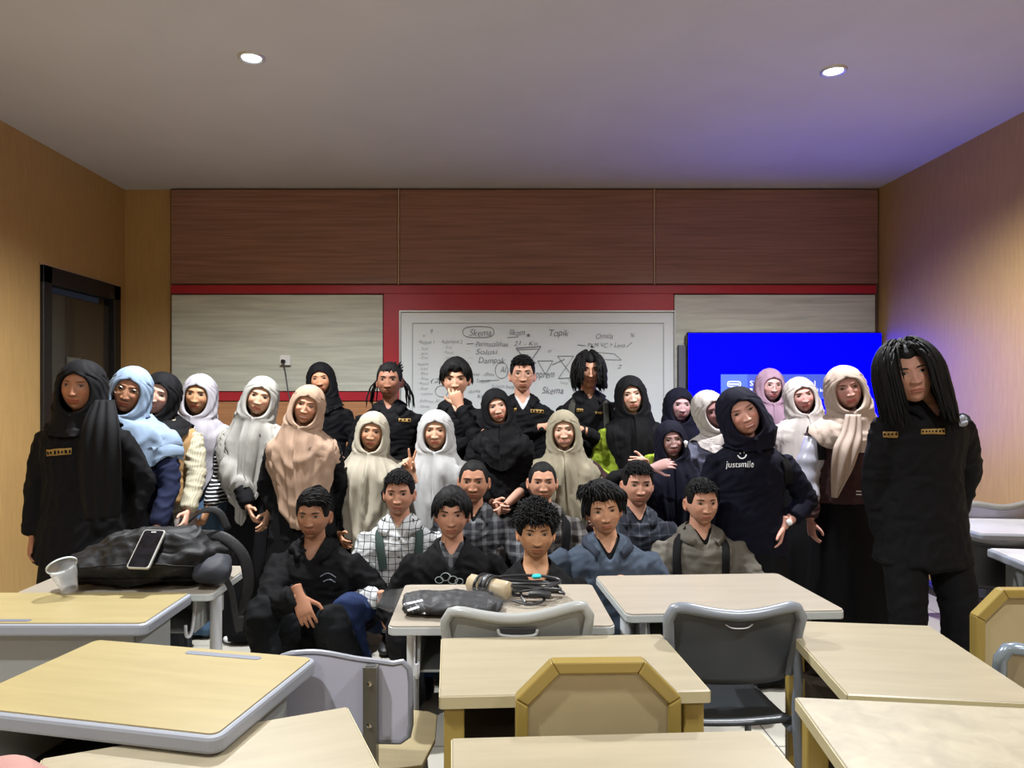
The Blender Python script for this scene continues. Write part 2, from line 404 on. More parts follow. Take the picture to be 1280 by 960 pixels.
def make_hair(style, P, seed):
    rs = np.random.RandomState(seed); parts = []
    if style == 'buzz': parts.append(hair_cap(P, .0045, front=.066, side=-.005, back=-.06, seed=seed, nz=.0012)); return merge(parts)
    if style == 'slick':
        parts.append(hair_cap(P, .010, front=.058, side=.0, back=-.06, seed=seed, nz=.003, up=.022))
        K = 500; u = rs.uniform(-1.0, 1.0, K); ph = rs.uniform(.05, 1.0, K)
        parts.append(locks(P, u, ph, np.stack([np.full(K, .55), np.full(K, .25), np.full(K, .35)], 1), .055, .5, .0028, lift=.020, seed=seed)); return merge(parts)
    if style == 'short':
        parts.append(hair_cap(P, .009, front=.062, side=-.0, back=-.06, seed=seed, nz=.003, up=.012))
        K = 900; u = rs.uniform(-1.45, 1.45, K); ph = rs.uniform(.02, 1.0, K)
        parts.append(locks(P, u, ph, np.stack([rs.normal(size=K)*.3, np.full(K, -.5), np.full(K, .35)], 1), .026, .5, .0022, seg=5, lift=.009, seed=seed)); return merge(parts)
    if style == 'tied':
        parts.append(hair_cap(P, .007, front=.060, side=-.005, back=-.07, seed=seed, nz=.002))
        K = 90; u = rs.uniform(-1.5, 1.5, K); ph = rs.uniform(.75, 1.1, K)
        parts.append(locks(P, u, ph, np.stack([np.zeros(K), np.full(K, .9), np.full(K, .35)], 1), .09, .1, .004, lift=.003, seed=seed))
        K = 14; u = np.concatenate([rs.uniform(1.6, 2.1, K//2), -rs.uniform(1.6, 2.1, K//2)])
        parts.append(locks(P, u, np.full(K, 1.5), np.stack([np.sign(u)*.5, np.full(K, .1), np.full(K, -.8)], 1), .17, .5, .0045, seg=10, lift=.008, seed=seed, wave=.25)); return merge(parts)
    if style == 'curly':
        parts.append(hair_cap(P, .022, front=.052, side=-.005, back=-.07, seed=seed, nz=.010, up=.012))
        K = 1500; u = rs.uniform(-PI, PI, K); ph = rs.uniform(.02, 1.12, K)
        o = np.stack([np.sin(u)*np.sin(ph), -np.cos(u)*np.sin(ph), np.cos(ph)], 1)
        parts.append(locks(P, u, ph, o*.6+rs.normal(size=(K, 3))*.7, .052, .22, .0028, seg=9, lift=.020, seed=seed, wave=.95))
        return merge(parts)
    if style == 'fringe':
        parts.append(hair_cap(P, .020, front=.050, side=-.012, back=-.085, seed=seed, nz=.004, up=.008))
        K = 800; u = rs.uniform(-1.5, 1.5, K); ph = rs.uniform(.05, .85, K)
        d = np.stack([np.sin(u)*.9+np.sign(u)*.45+.15*rs.normal(size=K), -np.cos(u)*.9, np.full(K, .25)], 1)
        parts.append(locks(P, u, ph, d, np.where(np.abs(u) < .3, .030, .075), .8, .0030, lift=.015, seed=seed, clear=1.0, tang=.9))
        K = 300; u = np.concatenate([rs.uniform(1.3, 2.8, K//2), -rs.uniform(1.3, 2.8, K//2)]); ph = rs.uniform(.7, 1.35, K)
        parts.append(locks(P, u, ph, np.stack([np.sin(u), -np.cos(u), np.full(K, -.8)], 1), .055, .9, .0032, lift=.014, seed=seed+1, tang=.9)); return merge(parts)
    if style == 'messy':
        parts.append(hair_cap(P, .022, front=.056, side=-.012, back=-.085, seed=seed, nz=.006, up=.016))
        K = 800; u = rs.uniform(-1.7, 1.7, K); ph = rs.uniform(.03, .85, K)
        d = np.stack([np.sin(u)*.9+.35, -np.cos(u)*.6, np.full(K, .7)], 1)
        parts.append(locks(P, u, ph, d, .070, .8, .0030, lift=.018, seed=seed, clear=1.1, wave=.15, tang=.6))
        K = 300; u = np.concatenate([rs.uniform(1.2, 2.8, K//2), -rs.uniform(1.2, 2.8, K//2)]); ph = rs.uniform(.7, 1.35, K)
        parts.append(locks(P, u, ph, np.stack([np.sin(u), -np.cos(u), np.full(K, -.8)], 1), .06, .9, .0032, lift=.015, seed=seed+1, tang=.9)); return merge(parts)
    if style in ('wavy', 'long'):
        lg = style == 'long'
        parts.append(hair_cap(P, .018 if not lg else .013, front=.058 if not lg else .066, side=-.03, back=-.10, seed=seed, nz=.003, up=.008))
        K = 800 if not lg else 2000; sg = rs.choice([-1, 1], K); u = sg*rs.uniform(.36 if not lg else .42, 3.1, K); ph = rs.uniform(.03, 1.35, K)
        d = np.stack([np.sin(u), -np.cos(u)*.6+.2, np.full(K, -.1)], 1)
        ln = np.where(np.abs(u) < .8, .130, .150) if not lg else .235
        parts.append(locks(P, u, ph, d, ln, .75, (.0046 if not lg else .0036), seg=11, tang=1., hug=1.5 if lg else 1.35, lift=.022, seed=seed, wave=.42 if not lg else .05, clear=1.3 if not lg else 1.6))
        K = 260 if not lg else 420; sg = rs.choice([-1, 1], K); u = sg*rs.uniform(.08, 1.2, K); ph = rs.uniform(.02, .62, K)
        parts.append(locks(P, u, ph, np.stack([sg*1.2, np.full(K, -.25), np.full(K, .05)], 1), .13, .45, .0038, seg=10, tang=1., hug=1.5, lift=.020, seed=seed+2, wave=.12, clear=1.2))
        return merge(parts)
def hijab_mesh(P, s, Rh, Hc, N, lat, h, gar, seed):
    rs = np.random.RandomState(seed); nc = 96; mode = h.get('mode', 'long')
    zs = list(.132*np.cos(np.linspace(.10, PI/2, 15)))+list(np.linspace(-.006, -.128, 15))
    ow = h.get('ow', .0605)*1.15; ot = h.get('ot', .066); ob = h.get('ob', -.1150); oc = (ot+ob)/2; oh = (ot-ob)/2
    u = np.linspace(0, 1, nc); rows = []
    for z in zs:
        q = math.sqrt(max(0, 1-(z/.132)**2)) if z > 0 else 1.
        k = max(0., -z/.128)
        rx = (.0985*q**.95 if z > 0 else .0985+.012*k)*P['fw']; ryf = (.1010*q**.85 if z > 0 else .101-.008*k**2); ryb = .124*q if z > 0 else .124-.010*k
        tz = (z-oc)/oh; wdt = ow*max(0, 1-abs(tz)**2.3)**.5 if abs(tz) < 1 else 0.
        f0 = math.asin(min(.95, wdt/max(rx, 1e-4))) if wdt > 0 else 0.
        ov = f0 if wdt > 0 else (-.10 if z < 0 else 0.); psi = ov+u*(2*PI-2*ov)
        cs = np.cos(psi); ry = np.where(cs > 0, ryf, ryb)
        x = rx*np.sin(psi); y = -ry*cs
        ds = np.minimum(u, 1-u)*2; fold = (.0028*np.sin(ds*22-z*40+seed)+.002*np.sin(ds*41+z*90))*smst(0.02, .2, ds)
        x = x*(1+fold*11); y = y*(1+fold*8)
        r = np.stack([x, y, np.full(nc, z)], 1)
        if wdt > 0:   # rolled rim hugging the face
            r[0] = r[0]*V(.93, .84, 1); r[-1] = r[-1]*V(.93, .84, 1)
            r[1] = r[1]*V(.985, .985, 1); r[-2] = r[-2]*V(.985, .985, 1)
        elif z < 0: r[:6, 1] -= .003*np.linspace(1, 0, 6); r[-6:, 1] += .004*np.linspace(0, 1, 6)
        # a lean in the opening's crown: the cloth peaks over the brow
        rows.append(r*s)
    A = np.stack(rows)@Rh.T+Hc
    # drape
    fwd = np.cross(lat, V(0, 0, 1)); fwd = unit(fwd)   # towards the face
    psi = -.10+u*(2*PI+.20); cs, sn = np.cos(psi), np.sin(psi)
    Lf, Ls, Lb = h.get('Lf', .5), h.get('Ls', .2), h.get('Lb', .3)
    fr = np.maximum(cs, 0); L = Ls+(Lf-Ls)*fr**h.get('pw', 1.3)+np.where(cs < 0, (Lb-Ls)*cs*cs, 0)
    RX, RY = h.get('rx', .225)*.93, h.get('ry', .165); r0x, r0y = .108*s, .092*s
    FO = []; nrw = h.get('rows', 44); sN = N+V(0, 0, .030)*s; B = []
    ex = np.stack([sn*RX, -cs*RY], 1); hx = sn*(RX-r0x); hy = -cs*(RY-r0y); HR = np.sqrt(hx**2+hy**2); kk = HR*h.get('kk', 1.75)+.02
    tp = h.get('taper', .35); sh = h.get('shift', 0.); fa = h.get('fold', .010)*1.5; sag = h.get('sag', .0); nf = h.get('nf', 9)
    vprev = np.zeros(nc); Nst = 6
    drop = np.zeros(nc); sprev = np.zeros(nc)
    for i in range(1, nrw+1):
        t = i/nrw; sc_ = t*L
        for j in range(Nst):
            ss = sprev+(sc_-sprev)*(j+.5)/Nst; hp = HR/kk/np.cosh(ss/kk)**2; drop = drop+np.sqrt(np.maximum(0, 1-hp**2))*(sc_-sprev)/Nst
        sprev = sc_; th_ = np.tanh(sc_/kk)
        x = sn*r0x+hx*th_; y = -cs*r0y+hy*th_
        low = smst(.12, 1, sc_/max(Lf, .3))
        x = x*(1-tp*low)+sh*low
        fp = np.stack([cs*1.0, sn*1.0, sc_*h.get('fz', .8)+0*cs], 1); fo = fa*smst(.0, .16, sc_)*(1.5*(1-2*np.abs(fnoise(fp, seed, nf*.62, 1.2))**.7)+.8*(1-2*np.abs(fnoise(fp, seed+5, nf*1.3, 1.))**.7)-.4)
        so = sag*smst(.0, .06, sc_)*(1-np.abs(np.sin((sc_-.20*fr*(1+.35*np.sin(psi+seed)))*30+seed+.8*np.sin(psi*1.3+sc_*5+seed))))**1.2*(.15+.85*fr)*(.6+.4*np.sin(sc_*23+seed*2+psi))
        rad = fo+so+.004*np.exp(-(u/.03)**2)-.003*np.exp(-((1-u)/.03)**2); FO.append((sn[:, None]*lat[None]+cs[:, None]*fwd[None])*(rad+fa*1.0*smst(.0, .16, sc_))[:, None])
        B.append(sN[None]+lat[None]*x[:, None]-fwd[None]*(y[:, None]*1.0)*(1)*1+np.stack([0*x, 0*x, -drop], 1))
    B = np.stack(B)
    R0 = sN[None]+lat[None]*(sn*r0x)[:, None]+fwd[None]*(cs*r0y)[:, None]
    off = A[-1]-R0
    S = (np.arange(1, nrw+1)/nrw)[:, None]*L[None]; B = B+off[None]*np.exp(-S/.055)[..., None]
    # the two edges overlap in front: one seam edge lies over the other
    v = np.concatenate([A, B]).reshape(-1, 3); q = grid_f(len(zs)+nrw, nc, False)
    nA = len(zs)*nc
    if gar is not None:
        for it in range(2):
            for i in range(nA-nc*2, len(v)):
                loc, nn, _, dist = gar.find_nearest(Vector(v[i]), .12)
                if loc is None: continue
                dd = (Vector(v[i])-loc).dot(nn)
                if dd < .014: v[i] = np.array(loc+nn*.0145)
            if it == 0:
                w_ = lap(v, q, 3, .5); v[nA:] = w_[nA:]
    v[nA:] += np.concatenate(FO)
    e = len(v); top = A[0].mean(0)+Rh@V(0, 0, .002); v = np.vstack([v, top]); k = np.arange(nc-1)
    tri = np.stack([k+1, k, np.full(nc-1, e)], 1)
    return v, [q, tri]
def project_grid(bvh, pts, off):
    """pts (.., px, py) pixels -> points on the garment along the line of sight, lifted by off"""
    sh = pts.shape[:-1]; out = []; last = None
    for px, py in pts.reshape(-1, 2):
        d = Vector(((px-VX)/F, 1, (VY-py)/F)).normalized()
        loc, nn, _, _ = bvh.ray_cast(Vector((0, 0, CH)), d)
        if loc is None: out.append(None); continue
        if nn.dot(d) > 0: nn = -nn
        out.append(np.array(loc+nn*off))
    good = [i for i, x in enumerate(out) if x is not None]
    if not good: return None
    for i, x in enumerate(out):
        if x is None: out[i] = out[min(good, key=lambda g: abs(g-i))]
    return np.array(out).reshape(sh+(3,))
def patch(bvh, quad, m, parent, org, name, off=.004, nu=8, nv=4, thick=.002, label=None):
    q = np.array(quad, float); a = np.linspace(0, 1, nu)[None, :, None]; b = np.linspace(0, 1, nv)[:, None, None]
    g = (q[0]*(1-a)+q[1]*a)*(1-b)+(q[3]*(1-a)+q[2]*a)*b
    p = project_grid(bvh, g, off)
    if p is None: return None
    o = mesh_obj(name, p.reshape(-1, 3), grid_f(nv, nu, False), m, parent, org, solid=thick)
    if label: o['label'] = label
    return o
def strap(bvh, path, wpx, m, parent, org, name='backpack_strap', th=.010, label=None):
    p = catmull(np.array(path, float), 5); t = np.gradient(p, axis=0); t /= np.linalg.norm(t, axis=1, keepdims=True); n = np.stack([-t[:, 1], t[:, 0]], 1)
    g = np.stack([p+n*wpx*k for k in (-.5, -.46, -.2, .2, .46, .5)], 1)
    P0 = project_grid(bvh, g, 0.)
    if P0 is None: return None
    P0 = P0.copy()
    for _ in range(4): P0[1:-1] = (P0[:-2]+P0[2:]+2*P0[1:-1])/4
    for j, hgt in enumerate((-.010, th*.8+.006, th+.007, th+.007, th*.8+.006, -.010) if th > .005 else (.002, .005, .005, .005, .005, .002)):
        d = -P0[:, j]+V(0, 0, CH); d /= np.linalg.norm(d, axis=1, keepdims=True); P0[:, j] += d*hgt
    o = mesh_obj(name, P0.reshape(-1, 3), grid_f(P0.shape[0], 6, False), m, parent, org)
    if label: o['label'] = label
    return o
SKIN = mat('skin', (150, 105, 80), .58, bump=.10, bscale=260, spec=.34)
def _sk():
    n, l = nodes(SKIN); a = n.new('ShaderNodeVertexColor'); a.layer_name = 'Col'; l.new(a.outputs[0], n['Principled BSDF'].inputs['Base Color'])
    n['Principled BSDF'].inputs['Subsurface Weight'].default_value = .0
_sk()
HAIR = mat('black hair', (15, 14, 14), .7, bump=.4, bscale=120, spec=.18, stretch=(1, 1, .2))
BROW = mat('brow hair', (26, 20, 18), .8)
SCLERA = mat('eye white', (146, 134, 126), .35); IRIS = mat('dark iris', (18, 12, 10), .12, spec=.8)
GLASSF = mat('thin metal rim', (150, 145, 135), .25, .9)
SHOEB = mat('black shoe', (18, 18, 19), .5); SHOEW = mat('white shoe', (205, 206, 205), .6); SOLE = mat('pale sole', (190, 190, 186), .7)
GOLD = mat('gold thread patch', (150, 118, 58), .6, bump=.6, bscale=300)
EMB = mat('grey embroidered emblem', (120, 125, 135), .7, var=.6, vscale=90)
PRINTW = mat('white print', (225, 226, 230), .6)
JKT_BTN = mat('dark button', (10, 10, 11), .3)
def shoe_mesh(a, fwd, high=.0):
    lat = unit(np.cross(fwd, V(0, 0, 1))); base = V(a[0], a[1], max(0, a[2]-.075))
    pr = [(-.075, .026, .045), (-.06, .034, .055), (-.02, .035, .050), (.04, .038, .038), (.09, .044, .030), (.135, .043, .024), (.165, .034, .018), (.178, .018, .012)]
    pts = [base+fwd*x+V(0, 0, hz+.010) for x, _, hz in pr]; r = [(rw, hz) for _, rw, hz in pr]
    return tube(pts, r, 18, 1, lat=lat)
PEOPLE = {}
def person(key, label, cx, yt, yc, D, skin, fem=True, yaw=0., pitch=0., roll=0., byaw=0., lean=(0, 0), hair=None, hj=None, top=None, bottom=None,
           skirt=False, pose='stand', armL=None, armR=None, handL=None, handR=None, sleeve=1., vneck=0., inner=None, collar=None, glasses=False, smile=.2,
           fw=1., jaw=1., nose=1., nw=1., beard=0., bw=1., bd=1., slr=1., hem=1.10, cuff=None, shoes=None, nx=0., ny=0., bulk=0., tl=.50, seed=None, eye=1.,
           feet=None, bmat=None, wr=.006, curve=None, vest=None, sh=1., nz=0.):
    seed = seed if seed is not None else (sum(ord(c)*(i+3) for i, c in enumerate(key)) % 997); rs = np.random.RandomState(seed)
    P = dict(fw=fw*rs.uniform(1.01, 1.07), jaw=jaw*(.72 if fem else .95)*rs.uniform(.85, 1.1), fl=1.0, smile=smile, curve=(curve if curve is not None else smile*1.3-.1), nose=nose*rs.uniform(.85, 1.1), nw=nw*rs.uniform(.92, 1.12), mw=.0245+.004*smile,
             skin=lin(skin), fem=fem, beard=beard)
    full = .236 if hj else (.236 if hair not in ('buzz', 'tied') else .229)
    if hair in ('curly', 'messy'): full = .250
    s = (yc-yt)*D/F/full/ max(.9, math.cos(roll)*.5+.5); s = min(1.10, max(.88, s))
    cpx = at(cx, (yt+yc)/2, D); dz = (full-.226)/2*s
    Rh = Rz(yaw)@Ry(roll)@Rx(pitch)
    face_off = Rh@V(0, -.03, 0)*s
    Hc = cpx-V(face_off[0], 0, 0)-V(0, 0, dz)
    N = Hc+V(-math.sin(roll)*.13+nx, .030+ny, -.134*s+nz); g = .93 if fem else 1.
    byR = Rz(byaw); lat = byR@V(1, 0, 0); fwd = byR@V(0, -1, 0)
    T = tl*g
    Pv = N+byR@V(lean[0], lean[1], 0)-V(0, 0, 1)*math.sqrt(max(.01, T*T-lean[0]**2-lean[1]**2))
    org = V(Pv[0], Pv[1], 0)
    root = empty('person', org, label, 'person')
    # ---- arms
    sw = .158*bw*sh*g; Sh = {-1: N-lat*sw-V(0, 0, .096), 1: N+lat*sw-V(0, 0, .096)}
    l1, l2 = .285*g, .245*g; skinparts = []; sleeves = []; arms = {}
    for sd, sp in ((-1, armL), (1, armR)):
        S = Sh[sd]
        if sp is None: sp = 'down'
        pole = byR@V(sd*.8, .6, -.4)
        if isinstance(sp, str):
            if sp == 'down': W = S+byR@V(sd*.06, -.04, -.50*g); 
            elif sp == 'back': W = V(*(N+byR@V(sd*.04, .20, -.44*g))); pole = byR@V(sd*1, .2, -.1)
            elif sp == 'front': W = N+byR@V(sd*.045, -.21, -.42*g); pole = byR@V(sd*1, .1, -.4)
            elif sp == 'knee': W = N+byR@V(sd*.12, -.34, -.33); pole = byR@V(sd*1, .1, -.6)
            elif sp == 'lap': W = N+byR@V(sd*.10, -.25, -.40); pole = byR@V(sd*1, .1, -.4)
        else:
            W = at(sp[0], sp[1], D+sp[2])
            if len(sp) > 3: pole = V(*sp[3])
        E, W = ik(S, W, l1, l2, pole); arms[sd] = (S, E, W)
        hp = (handL if sd < 0 else handR) or {}
        fd = unit(W-E); hd = unit(V(*hp['d'])) if 'd' in hp else fd
        pn = V(*hp['pn']) if 'pn' in hp else (byR@V(-sd, .15, 0)); thd = V(*hp['th']) if 'th' in hp else byR@V(-sd*.2, -1, .2)
        skinparts.append(tube([S, S+(E-S)*.5, E, E+(W-E)*.35, W-fd*.02, W], np.array([.043, .040, .036, .036, .025, .024])*g, 14, 2))
        hv = hand(W, hd, pn, thd, sc=.94*g if fem else 1.0, curl=hp.get('curl', .38), spread=hp.get('spread', .05), fingers=hp.get('f'), thumb=hp.get('tb', 1.))
        arms[(sd, 'hand')] = hv
        if sleeve > 0:
            tot = l1+l2; q = [S-(E-S)*.02, S+(E-S)*.35, S+(E-S)*.75, E, E+(W-E)*.3, E+(W-E)*.65, W-fd*.012]; rr = np.array([.056, .057, .052, .048, .045, .041, .036])*(1+(slr-1)*.7*np.array([.4, .8, 1, 1, 1, 1, 1]))*(.94 if fem else 1.02)
            if slr > 1.1: rr[-2:] = rr[-2:]*1.08
            if sleeve < 1:
                n_ = max(2, int(round(sleeve*6))+1); q = q[:n_]; rr = rr[:n_]
            sleeves.append(tube(q, rr, 18, 2))
    # ---- legs
    hips = {-1: Pv-lat*.085*g, 1: Pv+lat*.085*g}; legs = {}
    for sd in (-1, 1):
        A = V(Pv[0], Pv[1], .075)+lat*sd*.11; pole = byR@V(sd*.15, -1, .1)
        if feet and sd in feet: A = V(*feet[sd][:3]); pole = V(*feet[sd][3]) if len(feet[sd]) > 3 else pole
        elif pose == 'squat': A = V(Pv[0], Pv[1], .075)+lat*sd*.16+fwd*.20; pole = byR@V(sd*.35, -1, .8)
        elif pose == 'stand' and Pv[2] < .72: A = A+fwd*.05
        dd_ = np.linalg.norm(A-hips[sd]); ll = dd_/1.97 if (skirt or bottom is None) else max(.41*g, min(.47, dd_/1.96))
        Kn, A = ik(hips[sd], A, ll, ll, pole); legs[sd] = (hips[sd], Kn, A)
    # ---- body mesh: head, neck, trunk, arms, hands, legs in one surface object
    hv, hf, hc = head_surface(P); hw = hv*s@Rh.T+Hc
    allp = [(hw, hf)]; cols = [hc]; sk = V(*P['skin'])
    if hair and not hj:
        for sd in (-1, 1):
            ev, ef = ear(sd, P); allp.append((ev*s@Rh.T+Hc, ef)); cols.append(np.tile(sk*V(1.02, .92, .9), (len(ev), 1)))
    tr = [tube([Hc+Rh@V(0, .022, -.045)*s, Hc*.5+N*.5+V(0, .006, 0), N+V(0, .0, -.02), N+(Pv-N)*.12], [(.050*g, .052*g), (.050*g, .052*g), (.060*g, .058*g), (.09, .06)], 20, 2, lat=lat),
          loft(N, Pv, lat, TORSO[2:], bw*g*.94, bd*.93, -.006)]
    for sd in (-1, 1): tr.append(tube([legs[sd][0]+V(0, 0, .04), legs[sd][0], (legs[sd][0]+legs[sd][1])/2, legs[sd][1], legs[sd][1]*.65+legs[sd][2]*.35, legs[sd][2]], np.array([.07, .078, .066, .050, .048, .034])*g, 14, 2))
    allp.append(voxel(tr+skinparts, .011, 3))
    cols.append(np.tile(sk*.97, (len(allp[-1][0]), 1)))
    for sd in (-1, 1):
        hd_ = arms[(sd, 'hand')]; S, E, W = arms[sd]
        av = tube([E+(W-E)*.3, E+(W-E)*.7, W-unit(W-E)*.02, W], np.array([.0355, .030, .0245, .0235])*g, 18, 2)
        allp += [hd_, av]; cols += [np.tile(sk*V(1.0, .95, .93), (len(hd_[0]), 1)), np.tile(sk*.97, (len(av[0]), 1))]
    v, f = merge(allp); body = mesh_obj('body', v, f, SKIN, root, org)
    ca = body.data.color_attributes.new('Col', 'FLOAT_COLOR', 'POINT'); cc = np.hstack([np.vstack(cols), np.ones((len(v), 1))]).astype(np.float32)
    if len(cc) == len(body.data.vertices): ca.data.foreach_set('color', cc.reshape(-1))
    # ---- eyes, brows
    hb = bvh_of(hv, hf)
    def onface(x, z, off):
        loc, nn, _, _ = hb.ray_cast(Vector((x, -.3, z)), Vector((0, 1, 0)))
        return V(x, (loc[1] if loc else -.08)-off, z)
    eh = .0043*eye*(1-.32*max(0, smile-.3)); tilt = .10
    for sd in (-1, 1):
        mb = MB(); cxe, cze = .0312*sd*P['fw'], .0098
        def eyept(a, b):   # a -1..1 along, b -1..1 up
            x = a*.0138; hh = (1-abs(a)**2.2)**.8
            z = b*eh*hh*(1.15 if b > 0 else .85)+tilt*a*.012*1
            return cxe+sd*x, cze+z
        g_ = []
        for i in range(9):
            for j in range(5):
                a = -1+2*i/8.; b = -1+2*j/4.; x, z = eyept(a, b); g_.append(onface(x, z, .0012+.0010*(1-a*a)))
        mb.add(g_, q=grid_f(9, 5, False), m=0)
        g_ = [onface(cxe, cze+.0004, .0031)]
        for k in range(14):
            a = k*2*PI/14; x = .0066*math.cos(a); z = max(-eh*.84, min(eh*1.02, .0066*math.sin(a))); g_.append(onface(cxe+x, cze+z, .0028))
        mb.add(g_, poly=[(0, 1+k, 1+(k+1) % 14) for k in range(14)], m=1)
        g_ = []
        for i in range(9):
            a = -1.06+2.12*i/8.; aa = max(-1, min(1, a)); x, z = eyept(aa, 1.); 
            g_ += [onface(cxe+sd*a*.0138, z-.0003, .0034), onface(cxe+sd*a*.0138, z+.0013+(.0006 if fem else 0), .0036)]
        mb.add(g_, q=grid_f(9, 2, False), m=1)
        o = mb.build('eye', [SCLERA, IRIS], root); co = np.array([vv.co for vv in o.data.vertices]); co = co*s@Rh.T+Hc-org
        o.data.vertices.foreach_set('co', co.astype(np.float32).reshape(-1)); o.data.update()
        g_ = []; bt = (.0019 if fem else .0034)*rs.uniform(.85, 1.2)
        for i in range(11):
            t = i/10.; x = sd*(.0135+.034*t)*P['fw']; z = .0255+.0060*math.sin(t*2.2)-.0035*t; th_ = bt*(1.0-.75*t**2)*(.7+.3*min(1, t*4))
            g_ += [onface(x, z-th_, .0006), onface(x, z, .0022), onface(x, z+th_, .0006)]
        g_ = np.array(g_)*s@Rh.T+Hc; mesh_obj('eyebrow', g_, grid_f(11, 3, False), BROW, root, org)
    # ---- garments
    tab = list(TORSO[1:])+[(hem, .180, .124)]
    if hem > 1.25: tab = list(TORSO[1:])+[(1.2, .185, .130), (hem, .20, .145)]
    tor = loft(N, Pv, lat, tab, bw*g, bd*g, .010+bulk)
    gv, gq = voxel([tor]+sleeves, .0095, 4); gv = wrinkle(gv, gq, seed, wr)
    gb = bvh_of(gv, gq)
    if vest is not None:
        vv, vq = voxel([loft(N, Pv, lat, list(TORSO[2:-1])+[(1.0, .175, .12)], bw*g, bd*g, .026+bulk)], .0095, 3); vv = wrinkle(vv, vq, seed+2, .004); mesh_obj('vest', vv, vq, vest, root, org)
        m_v, m_f = merge([(gv, gq), (vv, vq)]); gb = bvh_of(m_v, m_f)
    fmat = top
    def trim(v, q):
        e = np.concatenate([q[:, [0, 1]], q[:, [1, 2]], q[:, [2, 3]], q[:, [3, 0]]]); es = np.sort(e, 1); key = es[:, 0].astype(np.int64)*len(v)+es[:, 1]
        uq, cnt = np.unique(key, return_counts=True); b_ = uq[cnt == 1]; a0, a1 = (b_//len(v)).astype(int), (b_ % len(v)).astype(int)
        a = np.concatenate([a0, a1]); b = np.concatenate([a1, a0]); c_ = np.bincount(a, minlength=len(v)); w_ = c_ > 0; v = v.copy()
        for _ in range(14):
            m_ = np.stack([np.bincount(a, weights=v[b, k], minlength=len(v)) for k in range(3)], 1)[w_]/c_[w_][:, None]; v[w_] = v[w_]*.4+m_*.6
        return v
    gv0 = gv
    gq2 = gq
    if vneck > 0:
        c = gv[gq].mean(1); rel = c-N; xx = np.abs(rel@lat); zz = rel[:, 2]; ff = rel@fwd
        cut = (ff > .0) & (xx < (zz+vneck)*.52) & (zz > -vneck)
        gq2 = gq[~cut]; gv0 = trim(gv, gq2)
    go = mesh_obj('shirt' if not hj else 'top', gv0, gq2, fmat, root, org, solid=.003 if vneck > 0 else 0.)
    if inner is not None:
        it = loft(N, Pv, lat, [(-.02, .058, .060)]+list(TORSO[2:6]), bw*g*.97, bd*.97, .002); iv, iq = voxel([it], .0095, 3)
        c = iv[iq].mean(1); rel = c-N; cut = (rel@fwd > 0) & (np.abs(rel@lat) < (rel[:, 2]+inner[1])*.6) & (rel[:, 2] > -inner[1])
        iv = trim(iv, iq[~cut]); mesh_obj('undershirt', iv, iq[~cut], inner[0], root, org)
    if collar is not None:
        mb = MB()
        for sd in (-1, 1):
            n_ = 15; g_ = []
            for i in range(n_):
                t = i/(n_-1.); a = PI*(1-t)+t*(.42)   # from the nape to the front
                rx_, ry_ = .066*g+.008, .066*g+.008; st = math.sin(a)*sd; ct = math.cos(a)
                base = N+lat*rx_*st+fwd*ry_*ct+V(0, 0, -.012-.055*t**2.2)+lat*sd*.0*t
                topv = N+lat*(rx_-.002)*st+fwd*(ry_-.002)*ct+V(0, 0, .030-.055*t**2)
                drop = .040+.026*t**3; out = V(0, 0, -drop)+(lat*st*(.018+.012*t)+fwd*ct*.016)+lat*sd*.012*t**3
                mid = topv+(lat*st+fwd*ct)*.008+V(0, 0, -.004)
                end = topv+out
                loc, nn, _, _ = gb.find_nearest(Vector(end), .08)
                if loc is not None and (Vector(end)-loc).dot(nn) < .011: end = np.array(loc+nn*.012)
                mm = mid*.45+end*.55+(lat*st+fwd*ct)*.006; loc, nn, _, _ = gb.find_nearest(Vector(mm), .08)
                if loc is not None and (Vector(mm)-loc).dot(nn) < .013: mm = np.array(loc+nn*.014)
                g_ += [base, topv, mid, mm, end]
            mb.add(g_, q=grid_f(n_, 5, False))
        o = mb.build('collar', collar, root, smooth=True); o.data.transform(Matrix.Translation(-Vector(org)))
        so = o.modifiers.new('s', 'SOLIDIFY'); so.thickness = .003; so.offset = 0
    if bottom is not None:
        if skirt:
            n_ = 72; rows = []; a = np.arange(n_)*2*PI/n_
            for i in range(22):
                t = i/21.; zc = Pv[2]+.06-(Pv[2]+.06-.03)*t; rx_ = (.172+.085*t**.8)*g; ry_ = (.122+.10*t**.8)*g
                fo = 1+(.05*t)*(np.sin(9*a+seed)+.5*np.sin(17*a+seed*2))
                rows.append(V(Pv[0], Pv[1], 0)+lat*(rx_*fo*np.sin(a))[:, None]+fwd*(ry_*fo*np.cos(a))[:, None]+V(0, 0, 1)*zc)
            mesh_obj('skirt', np.concatenate(rows), grid_f(22, n_), bottom, root, org, solid=.003)
        else:
            tp = []
            for sd in (-1, 1):
                a_, k_, b_ = legs[sd]; tp.append(tube([a_+V(0, 0, .07), a_, (a_+k_)/2, k_, k_*.6+b_*.4, b_+V(0, 0, .02)], np.array([.085, .096, .084, .070, .066, .058])*g*(1.0+bulk*2), 18, 2))
            tp.append(tube([Pv+V(0, 0, .10), Pv+V(0, 0, .02), Pv-V(0, 0, .05)], [(.16*g, .105*g), (.17*g, .115*g), (.12*g, .09*g)], 24, 2, lat=lat))
            tv, tq = voxel(tp, .012, 3); tv = wrinkle(tv, tq, seed+3, .005); tb = (tv, tq); mesh_obj('trousers', tv, tq, bottom, root, org)
            PEOPLE[key+'_tr'] = bvh_of(tv, tq)
    for sd in (-1, 1):
        a_, k_, b_ = legs[sd]; sv, sf = shoe_mesh(b_, fwd); mesh_obj('shoe', sv, sf, shoes or SHOEB, root, org)
